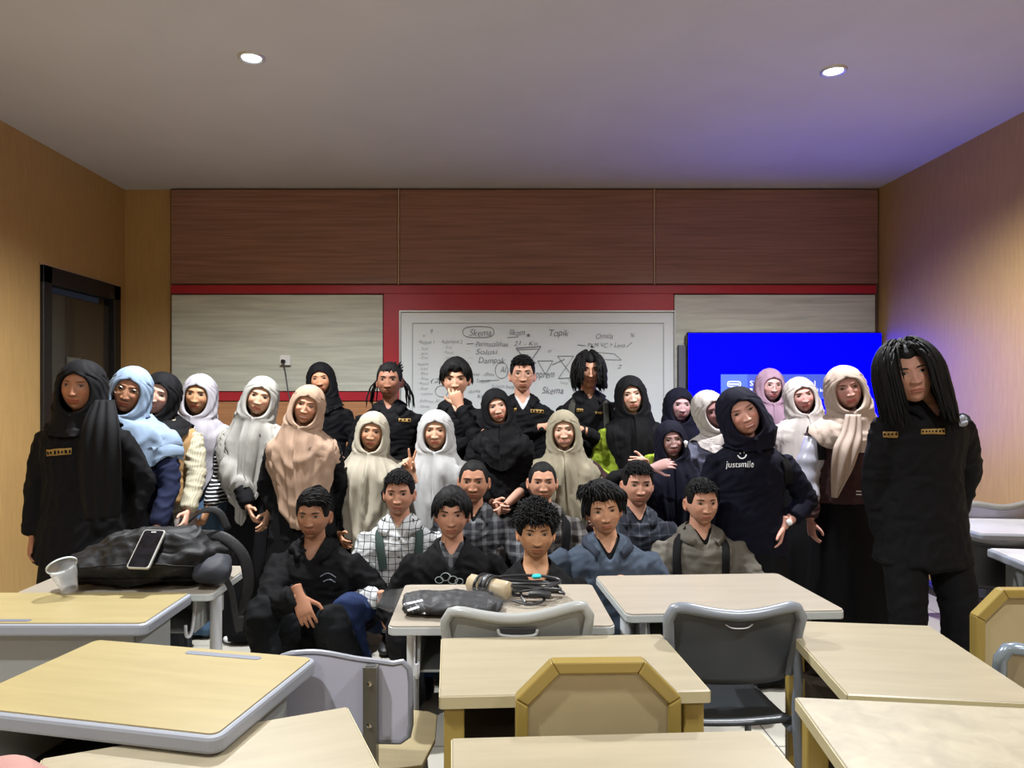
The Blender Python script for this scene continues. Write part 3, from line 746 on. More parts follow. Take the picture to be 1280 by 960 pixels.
    # ---- hair or headscarf
    if hj:
        if hj.get('under'):
            capv, capf = hair_cap(P, .006, front=hj['under'][1], side=-.04, back=-.09, seed=seed); mesh_obj('underscarf', capv*s@Rh.T+Hc, capf, hj['under'][0], root, org)
        hv2, hf2 = hijab_mesh(P, s, Rh, Hc, N, lat, hj, gb if hj.get('wrap_body', True) else None, seed)
        ho = mesh_obj('headscarf', hv2, hf2, hj['mat'], root, org)
        import bmesh
        bm = bmesh.new(); bm.from_mesh(ho.data); bmesh.ops.remove_doubles(bm, verts=bm.verts, dist=1e-5); bm.to_mesh(ho.data); bm.free()
        so = ho.modifiers.new('s', 'SOLIDIFY'); so.thickness = .003; so.offset = 0
        PEOPLE[key+'_hj'] = bvh_of(hv2, hf2)
    elif hair:
        av, af = make_hair(hair, P, seed); mesh_obj('hair', av*s@Rh.T+Hc, af, HAIR, root, org)
    if glasses:
        mb = MB()
        for sd in (-1, 1):
            c = V(.0325*sd, 0, .004); a = np.linspace(0, 2*PI, 25); pts = np.stack([c[0]+.0215*np.cos(a), -.0990+.10*(np.abs(c[0]+.0215*np.cos(a)))**1.5*1.2, c[2]+.0185*np.sin(a)], 1)
            mb.tube(pts*s@Rh.T+Hc, .00105*s, 6, cap=False)
            mb.tube(np.array([[.053*sd, -.096, .008], [.074*sd*P['fw'], -.05, .007], [.076*sd*P['fw'], .01, .0]])*s@Rh.T+Hc, .0011, 6)
        mb.tube(np.array([[-.011, -.1000, .008], [0, -.1025, .010], [.011, -.1000, .008]])*s@Rh.T+Hc, .0011, 6)
        o = mb.build('eyeglasses', GLASSF, root, smooth=True); o.data.transform(Matrix.Translation(-Vector(org)))
    PEOPLE[key] = dict(root=root, org=org, gb=gb, N=N, Hc=Hc, Rh=Rh, s=s, Pv=Pv, arms=arms, lat=lat, fwd=fwd, legs=legs, D=D, P=P, g=g)
    return PEOPLE[key]
# ------------------------------------------------------------------ the room
def wall_mat(name, rgb, sc=(1, 1, 1), var=.10, rough=.55, bump=.15):
    m = bpy.data.materials.new(name); m.use_nodes = True; n, l = nodes(m); b = n['Principled BSDF']; b.inputs['Roughness'].default_value = rough
    tc = n.new('ShaderNodeTexCoord'); mp = n.new('ShaderNodeMapping'); mp.inputs['Scale'].default_value = sc; l.new(tc.outputs['Object'], mp.inputs[0])
    t = n.new('ShaderNodeTexNoise'); t.inputs['Scale'].default_value = 6; t.inputs['Detail'].default_value = 6; t.inputs['Distortion'].default_value = .6; l.new(mp.outputs[0], t.inputs['Vector'])
    r = n.new('ShaderNodeValToRGB'); c = lin(rgb); r.color_ramp.elements[0].position = .32; r.color_ramp.elements[1].position = .68
    r.color_ramp.elements[0].color = tuple(x*(1-var) for x in c)+(1,); r.color_ramp.elements[1].color = tuple(min(1, x*(1+var)) for x in c)+(1,)
    l.new(t.outputs['Fac'], r.inputs[0]); l.new(r.outputs[0], b.inputs['Base Color'])
    bp = n.new('ShaderNodeBump'); bp.inputs['Strength'].default_value = bump; bp.inputs['Distance'].default_value = .003; l.new(t.outputs['Fac'], bp.inputs['Height']); l.new(bp.outputs[0], b.inputs['Normal'])
    return m
M_WALLY = wall_mat('ochre wallpaper', (180, 146, 92), (9, 9, .9), .07, .5)
M_CEIL = wall_mat('ceiling paint', (196, 196, 198), (.3, .3, .3), .03, .8, 0)
M_WOOD = wall_mat('red-brown wood panel', (146, 108, 92), (.25, 1, 7), .22, .38, .05)
M_WOODL = wall_mat('lighter wood panel', (172, 122, 84), (.25, 1, 7), .16, .4, .05)
M_STONE = wall_mat('pale striped laminate', (188, 190, 176), (.28, 1, 4.5), .16, .5, .05)
M_RED = mat('red lacquer', (168, 34, 48), .35, var=.05)
M_GROOVE = mat('pale groove', (178, 150, 128), .5)
M_DARK = mat('dark metal', (26, 25, 25), .45)
def floor_mat():
    m = bpy.data.materials.new('pale floor tile'); m.use_nodes = True; n, l = nodes(m); b = n['Principled BSDF']; b.inputs['Roughness'].default_value = .22
    tc = n.new('ShaderNodeTexCoord'); br = n.new('ShaderNodeTexBrick'); l.new(tc.outputs['Object'], br.inputs['Vector'])
    br.offset = 0; br.inputs['Scale'].default_value = 1; br.inputs['Brick Width'].default_value = .6; br.inputs['Row Height'].default_value = .6; br.inputs['Mortar Size'].default_value = .004
    br.inputs['Color1'].default_value = lin((190, 186, 174))+(1,); br.inputs['Color2'].default_value = lin((184, 181, 170))+(1,); br.inputs['Mortar'].default_value = lin((110, 106, 98))+(1,)
    l.new(br.outputs[0], b.inputs['Base Color']); return m
def struct(mb, name, m, **k):
    o = mb.build(name, m, **k); o['kind'] = 'structure'; return o
xm, xw = (ROOM_L+ROOM_R)/2, ROOM_R-ROOM_L; ym, yw = (ROOM_B+ROOM_F)/2, ROOM_B-ROOM_F
struct(MB().box((xm, ym, -.06), (xw+.4, yw+.4, .12)), 'floor', floor_mat())
struct(MB().box((xm, ym, CEIL+.05), (xw+.4, yw+.4, .1)), 'ceiling', M_CEIL)
struct(MB().box((xm, ROOM_B+.12, CEIL/2), (xw+.4, .16, CEIL)), 'wall_back', M_WALLY)
struct(MB().box((xm, ROOM_F-.08, CEIL/2), (xw+.4, .16, CEIL)), 'wall_front', M_WALLY)
struct(MB().box((ROOM_R+.08, ym, CEIL/2), (.16, yw, CEIL)), 'wall_right', M_WALLY)
dy0, dy1, dz = 4.90, 5.93, 2.35
lw = MB(); lw.box((ROOM_L-.08, (ROOM_F+dy0)/2, CEIL/2), (.16, dy0-ROOM_F, CEIL)); lw.box((ROOM_L-.08, (dy0+dy1)/2, (dz+CEIL)/2), (.16, dy1-dy0, CEIL-dz)); lw.box((ROOM_L-.08, (dy1+ROOM_B+.1)/2, CEIL/2), (.16, ROOM_B+.1-dy1, CEIL))
struct(lw, 'wall_left', M_WALLY)
# wallpaper-coloured pier left of the panelled wall is wall_back itself; panelling stands 2 cm proud of it
def bx(px): return (px-VX)/F*ROOM_B
def bz(py): return CH+(VY-py)/F*ROOM_B
def panel(name, x0, x1, y0, y1, m, th=.03, y=ROOM_B, bev=.003):
    return struct(MB().box(((bx(x0)+bx(x1))/2, y-th/2+.02, (bz(y0)+bz(y1))/2), (bx(x1)-bx(x0), th, abs(bz(y0)-bz(y1))), bev=bev), name, m)
zb = VY+CH/ROOM_B*F
panel('trim_1', 213, 1098, 236, zb, mat('panel backing', (90, 66, 52), .6), th=.02)
panel('trim_2', 215, 497, 238, 355, M_WOOD, .04); panel('trim_3', 500, 816, 238, 355, M_WOOD, .04); panel('trim_4', 819, 1096, 238, 355, M_WOOD, .04)
panel('trim_5', 497.4, 499.6, 237, 356, M_GROOVE, .042); panel('trim_6', 816.4, 818.6, 237, 356, M_GROOVE, .042)
panel('trim_7', 215, 1093, 357, 367.5, M_RED, .05)
panel('trim_8', 480, 841, 367.5, 505, M_RED, .05)
panel('trim_9', 215, 480, 490, 501, M_RED, .05); panel('trim_10', 841, 1093, 490, 501, M_RED, .05)
panel('trim_11', 216, 479, 369, 489, M_STONE, .045); panel('trim_12', 842, 1092, 369, 489, M_STONE, .045)
panel('trim_13', 215, 1096, 502, zb-10, M_WOODL, .04)
panel('baseboard_back', 215, 1096, zb-10, zb, M_DARK, .05)
struct(MB().box((ROOM_L+.006, (ROOM_F+dy0-.1)/2, .05), (.014, dy0-.1-ROOM_F, .1)), 'baseboard_left', M_DARK)
struct(MB().box((ROOM_R-.006, ym, .05), (.014, yw, .1)), 'baseboard_right', M_DARK)
# door in the left wall
dr = empty('door_1', (ROOM_L-.02, (dy0+dy1)/2, 0)); dr['kind'] = 'structure'
O = V(ROOM_L-.02, (dy0+dy1)/2, 0)
hw = (dy1-dy0)/2
mb = MB(); mb.box((0, -hw+.05, dz/2), (.09, .10, dz), bev=.004); mb.box((0, hw-.05, dz/2), (.09, .10, dz), bev=.004); mb.box((0, 0, dz-.06), (.09, 2*hw, .12), bev=.004); mb.build('door_frame', mat('black door frame', (20, 19, 20), .5), dr)
mb = MB(); mb.box((-.02, 0, 1.1), (.035, 2*hw-.2, 2.16), bev=.003); mb.build('door_leaf', mat('dark olive glazed door leaf', (54, 50, 42), .18, var=.25, vscale=2, coat=.4), dr)
mb = MB(); mb.box((.004, -.09, 1.70), (.006, .17, .075)); mb.box((.008, -.09, 1.675), (.004, .165, .022), m=1); mb.build('door_sign', [mat('sign plate', (92, 92, 82), .4), mat('pale sign strip', (175, 200, 190), .4)], dr)
mb = MB()
for k in range(7): mb.box((.0115, -.16+.022*k, 1.715), (.0015, .010, .022))
mb.build('sign_lettering', mat('faded sign print', (128, 132, 116), .6), dr)
mb = MB(); mb.tube([(.005, .30, 1.02), (.05, .30, 1.02), (.05, .20, 1.02)], .009, 8); mb.build('door_handle', mat('steel', (160, 160, 160), .25, .9), dr, smooth=True)
struct(MB().box((ROOM_L+.002, dy0+hw, dz+.006), (.012, 2*hw+.02, .012)), 'trim_14', M_GROOVE)
# ceiling downlights
LENS = mat('lit lamp lens', (225, 238, 255), .3, emit=40.)
RING = mat('lamp ring', (200, 200, 200), .35, .5)
for i, (x, y, pw_) in enumerate(LAMPS):
    L = empty('ceiling_downlight', (x, y, CEIL), ['left one of the two lit ceiling downlights, on the door side', 'right one of the two lit ceiling downlights, on the wall screen side'][i] if i < 2 else 'round downlight in ceiling outside the picture, over the desks', 'ceiling light', 'ceiling downlights' if i < 2 else 'downlights behind the camera')
    a = np.arange(32)*2*PI/32; pr = [(.045, -.002), (.058, -.012), (.066, -.010), (.068, 0)]
    v = np.concatenate([np.stack([r*np.cos(a), r*np.sin(a), np.full(32, z)], 1) for r, z in pr]); mesh_obj('lamp_ring', v, grid_f(4, 32), RING, L, V(0, 0, 0))
    mb = MB(); mb.add(np.stack([.047*np.cos(a), .047*np.sin(a), np.full(32, -.004)], 1), poly=[tuple(range(32))[::-1]]); mb.build('lamp_lens', LENS, L)
    ld = bpy.data.lights.new('downlight', 'SPOT'); ld.energy = LAMP_POWER*pw_*4; ld.spot_size = math.radians(150); ld.spot_blend = .85; ld.shadow_soft_size = .05; ld.color = LAMP_COL
    lo = bpy.data.objects.new('downlight_source', ld); lo.location = (0, 0, -.03); COL.objects.link(lo); lo.parent = L

# ------------------------------------------------------------------ whiteboard, screen, outlet
INK = mat('black marker ink', (118, 124, 132), .6)
def text_mesh(txt, size, shear=.18, bold=0., extr=0.):
    c = bpy.data.curves.new('t', 'FONT'); c.body = txt; c.size = size; c.shear = shear; c.offset = bold; c.extrude = extr; c.resolution_u = 3
    o = bpy.data.objects.new('t', c); COL.objects.link(o)
    dg = bpy.context.evaluated_depsgraph_get(); me = bpy.data.meshes.new_from_object(o.evaluated_get(dg)); bpy.data.objects.remove(o)
    v = np.array([x.co[:] for x in me.vertices]) if len(me.vertices) else np.zeros((0, 3)); f = [tuple(p.vertices) for p in me.polygons]; bpy.data.meshes.remove(me)
    return v, f
def wall_text(mb, txt, px, py, hpx, y, shear=.2, bold=0., jit=0., seed=0, m=0, wfit=None):
    """px,py: baseline start in photo pixels on the plane at depth y; hpx letter height"""
    k = y/F; v, f = text_mesh(txt, hpx*1.35, shear, bold)
    if not len(v): return
    if wfit: v[:, 0] *= wfit/max(1e-6, v[:, 0].max())
    if jit: v[:, 1] += jit*np.sin(v[:, 0]*.35+seed); 
    P = np.stack([(px-VX+v[:, 0])*k, np.full(len(v), y-.002), CH+(VY-py+v[:, 1])*k], 1); mb.add(P, poly=f, m=m)
WB = empty('whiteboard', ((bx(502)+bx(840))/2, ROOM_B-.04, bz(391)-1.25), 'large white writing board with marker notes on red wall panel', 'whiteboard')
wo = V(*WB.location); yb_ = ROOM_B-.055
mb = MB(); x0, x1, z1 = bx(502), bx(840), bz(391); z0 = z1-1.22
mb.box(((x0+x1)/2, yb_+.012, (z0+z1)/2), (x1-x0, .024, z1-z0), bev=.003); o = mb.build('board_panel', mat('white board enamel', (214, 220, 220), .3), WB, smooth=False); o.data.transform(Matrix.Translation(-Vector(wo)))
mb = MB(); yf = yb_-.003
for (a0, a1, b0, b1) in ((516, 828, 404, 405), (516, 517, 405, 560), (827, 828, 405, 560)): mb.box(((bx(a0)+bx(a1))/2, yf, (bz(b0)+bz(b1))/2), (bx(a1)-bx(a0), .006, abs(bz(b0)-bz(b1))))
o = mb.build('inner_frame', mat('pale grey board frame line', (170, 178, 178), .4), WB); o.data.transform(Matrix.Translation(-Vector(wo)))
mb = MB(); mb.box(((x0+x1)/2, yf+.002, z1+.006), (x1-x0+.02, .03, .012)); mb.box((x0-.006, yf+.002, (z0+z1)/2), (.012, .03, z1-z0)); mb.box((x1+.006, yf+.002, (z0+z1)/2), (.012, .03, z1-z0))
o = mb.build('board_rim', mat('aluminium rim', (180, 184, 184), .35, .6), WB); o.data.transform(Matrix.Translation(-Vector(wo)))
mb = MB(); ty = yf-.001
T_ = [("Skema", 586, 420, 9, 28), ("Ilkom", 636, 419, 8, 20), ("Topik", 685, 420, 9, 26), ("Omela", 744, 423, 7, 22), ("Permasalahan", 594, 433, 7, 41), ("21 - Ko", 642, 432, 6, 30), ("Solusi", 594, 443, 7, 28), ("Dampak", 597, 454, 8, 34),
      ("Website 1", 523, 430, 5, 20), ("Kelompok 2", 552, 429, 5, 26), ("- Tedi", 523, 438, 4, 12), ("- Arya", 523, 444, 4, 12), ("- Dani", 523, 449, 4, 12), ("- Edi", 553, 436, 4, 12), ("- Nanda", 553, 442, 4, 14), ("- Wahyu", 553, 449, 4, 20),
      ("Website", 521, 457, 4, 15), ("- Yusuf", 522, 463, 4, 13), ("- Bima", 523, 469, 4, 12), ("- Sinar", 523, 475, 4, 13), ("- Wahid", 521, 481, 4, 15), ("- Dewi", 523, 487, 4, 12), ("- Yohanes", 523, 494, 4, 18), ("- Rahman Al", 521, 503, 4, 28), ("- Nanda", 522, 510, 4, 15),
      ("Al", 625, 466, 8, 8), ("ini  dan", 590, 470, 5, 27), ("Selesai", 595, 478, 5, 18), ("Selesai bang", 614, 485, 5, 30), ("dunia", 585, 491, 5, 15), ("Ke Ai", 596, 497, 5, 18), ("pprem", 669, 472, 10, 24), ("Skema", 677, 492, 9, 27), ("kerja", 700, 480, 4, 10),
      ("PKM VC > Lena", 734, 434, 6, 47), ("2", 771, 460, 5, 6), ("v", 528, 421, 5, 4), ("9", 537, 417, 6, 4), ("Y", 709, 478, 5, 5), ("N", 788, 422, 6, 5), ("(2)", 537, 478, 6, 16), ("e", 684, 440, 5, 5), ("--", 585, 448, 4, 6), ("--", 583, 456, 4, 6), ("--", 582, 440, 4, 6)]
for i, (t_, a, b, h_, w_) in enumerate(T_): wall_text(mb, t_, a, b, h_, ty, .25, -.10, jit=.5, seed=i, wfit=w_)
def stroke(mb, pts, wpx=.9, y=ty, closed=False, m=0):
    p = np.array(pts, float); p = np.vstack([p, p[:1]]) if closed else p
    k = y/F
    for a, b in zip(p[:-1], p[1:]):
        d = b-a; L_ = np.linalg.norm(d)
        if L_ < 1e-6: continue
        n_ = V(-d[1], d[0])/L_*wpx/2
        q = [a+n_, b+n_, b-n_, a-n_]; mb.add([((x-VX)*k, y-.002, CH+(VY-z)*k) for x, z in q], poly=[(0, 1, 2, 3)], m=m)
def oval(cx, cy, rx, ry, n=28, sq=1.): return [(cx+rx*np.sign(math.cos(a))*abs(math.cos(a))**sq, cy+ry*np.sign(math.sin(a))*abs(math.sin(a))**sq) for a in np.arange(n)*2*PI/n]
loc0 = Matrix.Translation(-Vector(wo)); o = mb.build('handwriting', INK, WB); o.data.transform(loc0); mb = MB()
stroke(mb, oval(598, 415, 19.5, 7, sq=.7), .8, closed=True); stroke(mb, oval(627, 463, 8, 10), .7, closed=True); stroke(mb, oval(552, 489, 8, 7), .6, closed=True)
stroke(mb, [(645, 435), (676, 433), (661, 455), (645, 435)], 1.1); stroke(mb, [(647, 437), (674, 436)], .9); stroke(mb, [(672, 451), (691, 451), (682, 468), (672, 451)], .7)
stroke(mb, [(697, 445), (717, 445), (698, 473), (717, 472), (697, 445)], .7); stroke(mb, [(690, 456), (706, 449)], .8); stroke(mb, [(634, 422), (648, 421)], .7); stroke(mb, [(722, 431), (732, 432)], .7)
stroke(mb, [(783, 434), (790, 428)], .8); stroke(mb, [(600, 476), (624, 475)], .6); stroke(mb, [(742, 440), (768, 442), (777, 450), (745, 449)], .5); stroke(mb, [(583, 430), (592, 429)], .8)
mb.add([((x-VX)*ty/F, ty-.002, CH+(VY-z)*ty/F) for x, z in oval(660.5, 419, 1.9, 1.9, 12)], poly=[tuple(range(12))])
o = mb.build('marker_sketch', INK, WB); o.data.transform(Matrix.Translation(-Vector(wo)))

tvx0, tvx1, tvz1 = bx(855), bx(1094), bz(416.5); tvz0 = tvz1-(tvx1-tvx0)*.565; tyc = ROOM_B-.10
TV = empty('wall_screen', ((tvx0+tvx1)/2, tyc, tvz0), 'large wall screen showing solid blue with a no-signal notice', 'television'); to = V(*TV.location)
def loc(o, org): o.data.transform(Matrix.Translation(-Vector(org))); return o
mb = MB(); mb.box(((tvx0+tvx1)/2, tyc+.02, (tvz0+tvz1)/2), (tvx1-tvx0, .05, tvz1-tvz0), bev=.006); loc(mb.build('casing', mat('black screen casing', (12, 12, 16), .3), TV), to)
mb = MB(); mb.box(((tvx0+tvx1)/2, tyc-.006, (tvz0+tvz1)/2), (tvx1-tvx0-.016, .004, tvz1-tvz0-.02)); loc(mb.build('display', mat('blue display glow', (0, 0, 255), .3, emit=TV_POWER), TV), to)
yN = tyc-.011; kN = yN/F
def pxbox(mb, a0, a1, b0, b1, y, th=.002, m=0): mb.box((((a0+a1)/2-VX)*y/F, y, CH+(VY-(b0+b1)/2)*y/F), ((a1-a0)*y/F, th, (b1-b0)*y/F), m=m)
mb = MB(); pxbox(mb, 901, 934, 468, 499, yN, m=0); pxbox(mb, 934, 1046, 468, 499, yN, m=1)
loc(mb.build('notice_box', [mat('notice icon field', (78, 108, 205), .4, emit=.9), mat('notice field', (62, 84, 188), .4, emit=.9)], TV), to)
mb = MB(); wall_text(mb, "Sinyal tak ada: Sinyal", 937, 482, 6.5, yN-.003, 0, .02, wfit=82); wall_text(mb, "Periksa kabel, lihat: tsible kabel ke", 937, 489.5, 4.3, yN-.003, 0, .02, wfit=94)
stroke(mb, oval(917.5, 480, 8, 3.2, sq=.5), 1.1, yN-.003, True); pxbox(mb, 911.5, 923.5, 479.2, 481, yN-.003); pxbox(mb, 913, 922, 483.4, 484.4, yN-.003)
loc(mb.build('notice_text', mat('white notice text', (255, 255, 255), .4, emit=1.), TV), to)
pl = struct(MB().box(((bx(846)+bx(855))/2+.3, ROOM_B-.045, bz(470)), (.66, .04, bz(432)-bz(508))), 'trim_15', mat('grey screen bracket board', (96, 98, 110), .5))
# outlet and its cable
OU = empty('power_outlet', (bx(358), ROOM_B-.03, bz(452)), 'white wall socket plate with plugged cable on pale panel', 'power outlet'); oo = V(*OU.location)
mb = MB(); mb.box((bx(358), ROOM_B-.034, bz(451)), (.088, .014, .088), bev=.005); mb.box((bx(358), ROOM_B-.040, bz(457.2)), (.088, .008, .006), m=1); loc(mb.build('faceplate', [mat('white plastic', (222, 222, 220), .35), M_DARK], OU), oo)
mb = MB(); mb.tube([(bx(356.5), ROOM_B-.04, bz(452)), (bx(356.5), ROOM_B-.075, bz(452)), (bx(356.8), ROOM_B-.08, bz(453.5))], .016, 12); loc(mb.build('plug', mat('black plug', (18, 18, 18), .4), OU, smooth=True), oo)
mb = MB(); mb.tube([(bx(356.8), ROOM_B-.078, bz(454)), (bx(358), ROOM_B-.05, bz(462)), (bx(361.5), ROOM_B-.042, bz(488)), (bx(365), ROOM_B-.042, bz(520)), (bx(366), ROOM_B-.042, bz(700))], .006, 8, sub=4)
o = mb.build('power_cable', mat('grey cable', (80, 80, 82), .5), None, smooth=True); tag(o, 'thin grey cable hanging down wall from the socket plate', 'cable')
_b = MATS['blue display glow'].node_tree.nodes['Principled BSDF']; _b.inputs['Base Color'].default_value = (0, 0, .02, 1); _b.inputs['Specular IOR Level'].default_value = .05; _b.inputs['Roughness'].default_value = .7
# ------------------------------------------------------------------ desks
def wood_top(name, rgb, spec=.5, rough=.32, var=.06):
    return wall_mat(name, rgb, (.6, 5, 1), var, rough, .04)
W_PALE = wood_top('pale maple top', (150, 140, 117)); W_YEL = wood_top('yellow maple top', (152, 138, 98)); W_PINK = wood_top('pale beech top', (150, 141, 127))
W_MARB = wall_mat('white marbled top', (186, 186, 190), (1, 1, 1), .12, .3, .03)
EDGE = mat('cream edge band', (176, 166, 130), .5, var=.05); RIMG = mat('grey plastic rim', (134, 138, 146), .4); PALEEDGE = mat('pale grey edge', (168, 172, 170), .4)
STEELW = mat('white enamelled steel', (196, 198, 202), .35, spec=.6); STEELG = mat('grey enamelled steel', (132, 134, 132), .45); GOLDW = mat('mustard painted wood', (150, 128, 62), .45)
BROWN = mat('dark brown board', (52, 42, 34), .5); BLKM = mat('black steel', (22, 22, 20), .5); CHROME = mat('chrome', (190, 190, 190), .15, 1.); DKP = mat('groove grey', (98, 102, 114), .5)
def rrect(w, d, r, n=5, ch=None):
    out = []
    for cx, cy, a0 in ((w/2-r, d/2-r, 0), (-w/2+r, d/2-r, PI/2), (-w/2+r, -d/2+r, PI), (w/2-r, -d/2+r, 1.5*PI)):
        for k in range(n+1): a = a0+k*PI/2/n; out.append((cx+r*math.cos(a), cy+r*math.sin(a)))
    return out
def desk(kind, c, rz, wd, dp, z, label, top=None, legs=True, name='student_desk', groove=None, side=None):
    R = empty(name, (c[0], c[1], 0), label, 'desk', rz=rz); th = .030
    if kind == 'plain':
        mb = MB(); mb.box((0, 0, z-.016), (wd, dp, .032), m=0, bev=.003); o = mb.build('desk_top', [top or W_PALE], R)
        mb = MB()
        for sx, sy, lx, ly in ((0, -1, wd, .0016), (0, 1, wd, .0016), (-1, 0, .0016, dp), (1, 0, .0016, dp)): mb.box((sx*(wd/2+.0004), sy*(dp/2+.0004), z-.017), (lx-.004, ly-.0 if ly < .1 else ly-.004, .028))
        mb.build('edge_band', EDGE, R)
        for sx in (-1, 1):
            for sy in (-1, 1): MB().box((sx*(wd/2-.035), sy*(dp/2-.035), (z-.032)/2), (.05, .04, z-.032), bev=.003).build('leg', GOLDW, R)
        MB().box((0, dp/2-.03, z-.16), (wd-.12, .018, .22)).build('back_panel', BROWN, R)
        MB().box((0, .0, z-.15), (wd-.10, dp-.10, .014)).build('book_shelf', BROWN, R)
        for sx in (-1, 1): MB().box((sx*(wd/2-.035), 0, .12), (.03, dp-.11, .03)).build('stretcher', GOLDW, R)
        return R
    if kind == 'tube':
        mb = MB(); mb.ext(rrect(wd, dp, .022), z-.004, z, m=0); mb.build('desk_top', [top or W_PINK], R)
        mb = MB(); mb.ext(rrect(wd+.006, dp+.006, .025), z-.030, z-.004); mb.build('edge_band', PALEEDGE, R, bevel=.003)
        mb = MB(); bw_ = wd-.18
        mb.box((0, 0, z-.165), (bw_, dp-.12, .006)); mb.box((-bw_/2, 0, z-.10), (.006, dp-.12, .135)); mb.box((bw_/2, 0, z-.10), (.006, dp-.12, .135)); mb.box((0, dp/2-.06, z-.10), (bw_, .006, .135))
        mb.build('book_box', STEELG, R)
        mb = MB(); mb.ext([(-.035, -.035), (.035, -.035), (.06, .10), (-.02, .10)], -.003, .003, M=np.array([[0, 0, 1, -bw_/2-.012], [1, 0, 0, -dp/2+.07], [0, 1, 0, z-.135]], float)); mb.build('side_bracket', STEELW, R)
        for s_ in (-1, 1):
            x = s_*(wd/2-.055)
            mb = MB(); mb.tube([(x, -.02, z-.03), (x, -.02, .30)], np.array([[.021, .033]]*2), 16); L_ = mb.build('leg', STEELW, R, smooth=True)
            MB().tube([(x, -.02, .32), (x, -.02, .04)], np.array([[.026, .038]]*2), 16).build('lower_tube', STEELW, L_, smooth=True)
            MB().tube([(x, -.02, .325), (x, -.02, .312)], np.array([[.027, .039]]*2), 16).build('clamp_ring', BLKM, L_, smooth=True)
            mb = MB()
            for k in range(4): mb.tube([(x, -.061, .29-.05*k), (x, -.066, .29-.05*k)], .006, 8)
            mb.build('adjusting_screw', CHROME, L_, smooth=True)
            MB().tube([(x, -dp/2+.01, .035), (x, -dp/4, .05), (x, 0, .055), (x, dp/4, .05), (x, dp/2, .03)], np.array([[.02, .016]]*5), 12, sub=3, lat=V(1, 0, 0)).build('foot', STEELW, L_, smooth=True)
            MB().tube([(x-s_*.035, -dp/2+.08, z-.03), (x-s_*.035, -dp/2+.055, z-.13), (x-s_*.035, -dp/2+.03, z-.165), (x-s_*.035, -dp/2-.005, z-.155), (x-s_*.035, -dp/2-.012, z-.115)], .006, 8, sub=4).build('bag_hook', STEELW, R, smooth=True)
        MB().tube([(-wd/2+.055, -.02, .10), (wd/2-.055, -.02, .10)], .016, 10).build('cross_bar', STEELW, R, smooth=True)
        return R
    # grey-rimmed desk with pen groove
    r_ = .03
    mb = MB(); mb.ext(rrect(wd, dp, r_*.6), z-.010, z, m=0); mb.build('desk_top', [top or W_YEL], R)
    mb = MB(); mb.ext(rrect(wd+.026, dp+.026, r_), z-.040, z-.003); mb.build('edge_rim', RIMG, R, bevel=.008)
    if groove:
        gx0, gx1, gy = groove
        mb = MB(); mb.ext([((gx0+gx1)/2+a, gy+b) for a, b in rrect(gx1-gx0, .022, .010)], z-.001, z+.0012); mb.build('pen_groove', DKP, R)
    for s_ in (-1, 1):
        mb = MB(); mb.box((s_*(wd/2-.05), 0, z-.04-.14), (.012, dp-.10, .28), bev=.004)
        if side == 'black':
            pass
        p_ = mb.build('side_panel', side or STEELG, R)
        mb = MB(); mb.box((s_*(wd/2-.05), 0, (z-.30)/2+.02), (.035, .06, z-.30), bev=.006); mb.box((s_*(wd/2-.05), 0, .025), (.045, dp-.02, .04), bev=.008); mb.build('leg', STEELG, R)
    if kind == 'panel': MB().box((0, -dp/2+.045, z-.22), (wd-.10, .012, .34), bev=.003).build('front_panel', STEELG, R)
    else:
        mb = MB(); mb.box((0, dp/2-.05, z-.19), (wd-.11, .008, .26)); mb.box((0, 0, z-.20), (wd-.11, dp-.12, .008)); mb.build('book_box', BLKM, R)
        mb = MB()
        for hx in (-.245, -.155):
            for k in range(3): mb.tube([(hx, dp/2-.056, z-.215-.037*k), (hx, dp/2-.0545, z-.215-.037*k)], .0065, 10)
        for hx, hz in ((-.195, z-.245), (-.30, z-.295)): mb.ext([(-.014, -.022), (.014, -.012), (.014, .024), (-.014, .012)], -.001, .001, M=np.array([[1, 0, 0, hx], [0, 0, 1, dp/2-.0555], [0, 1, 0, hz]], float))
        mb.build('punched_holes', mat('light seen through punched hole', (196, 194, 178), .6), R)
    return R
def rect_px(bl, br, fr, z):
    a, b, c = onz(*bl, z)[:2], onz(*br, z)[:2], onz(*fr, z)[:2]; w_ = np.linalg.norm(b-a); d_ = np.linalg.norm(c-b)
    r1 = math.atan2(*(b-a)[::-1]); r2 = math.atan2(*(b-c)[::-1])-PI/2; rz = (r1*w_+r2*d_)/(w_+d_)
    ex = V(math.cos(rz), math.sin(rz)); ey = V(-math.sin(rz), math.cos(rz)); cen = b-ex*w_/2-ey*d_/2
    return cen, rz, w_, d_
desk('tube', (.036, 2.508), .008, .712, .49, .74, 'pale desk carrying the wound power strip and bagged black cloth')
desk('tube', (.812, 2.655), .06, .745, .50, .74, 'empty pale grey-edged desk before the man in olive-grey shirt', groove=None)
desk('plain', (.200, 1.962), .055, .665, .415, .74, 'wooden desk with brown shelf, directly behind octagonal-backed mustard chair')
desk('plain', (.265, 1.33), .054, .668, .43, .74, 'frontmost middle wooden desk under the mustard chair shadow')
desk('plain', (1.126, 2.008), -.12, .45, .575, .74, 'bare wooden desk set lengthwise at the right, just before man in long hair', top=W_PALE)
desk('plain', (1.042, 1.470), -.12, .67, .45, .74, 'scuffed wooden desk at bottom right of the photo', top=wall_mat('scuffed maple top', (152, 143, 122), (3, 3, 1), .12, .42, .06))
c_, r_, w_, d_ = rect_px((118, 801), (390, 822), (265, 917), .775)
desk('grey', c_, r_, w_, d_, .775, 'yellow-topped desk with thick grey rim and pen groove, left foreground', groove=(-.02, .20, d_/2-.035))
c_, r_, w_, d_ = rect_px((62, 950), (432, 880), (505, 967), .730)
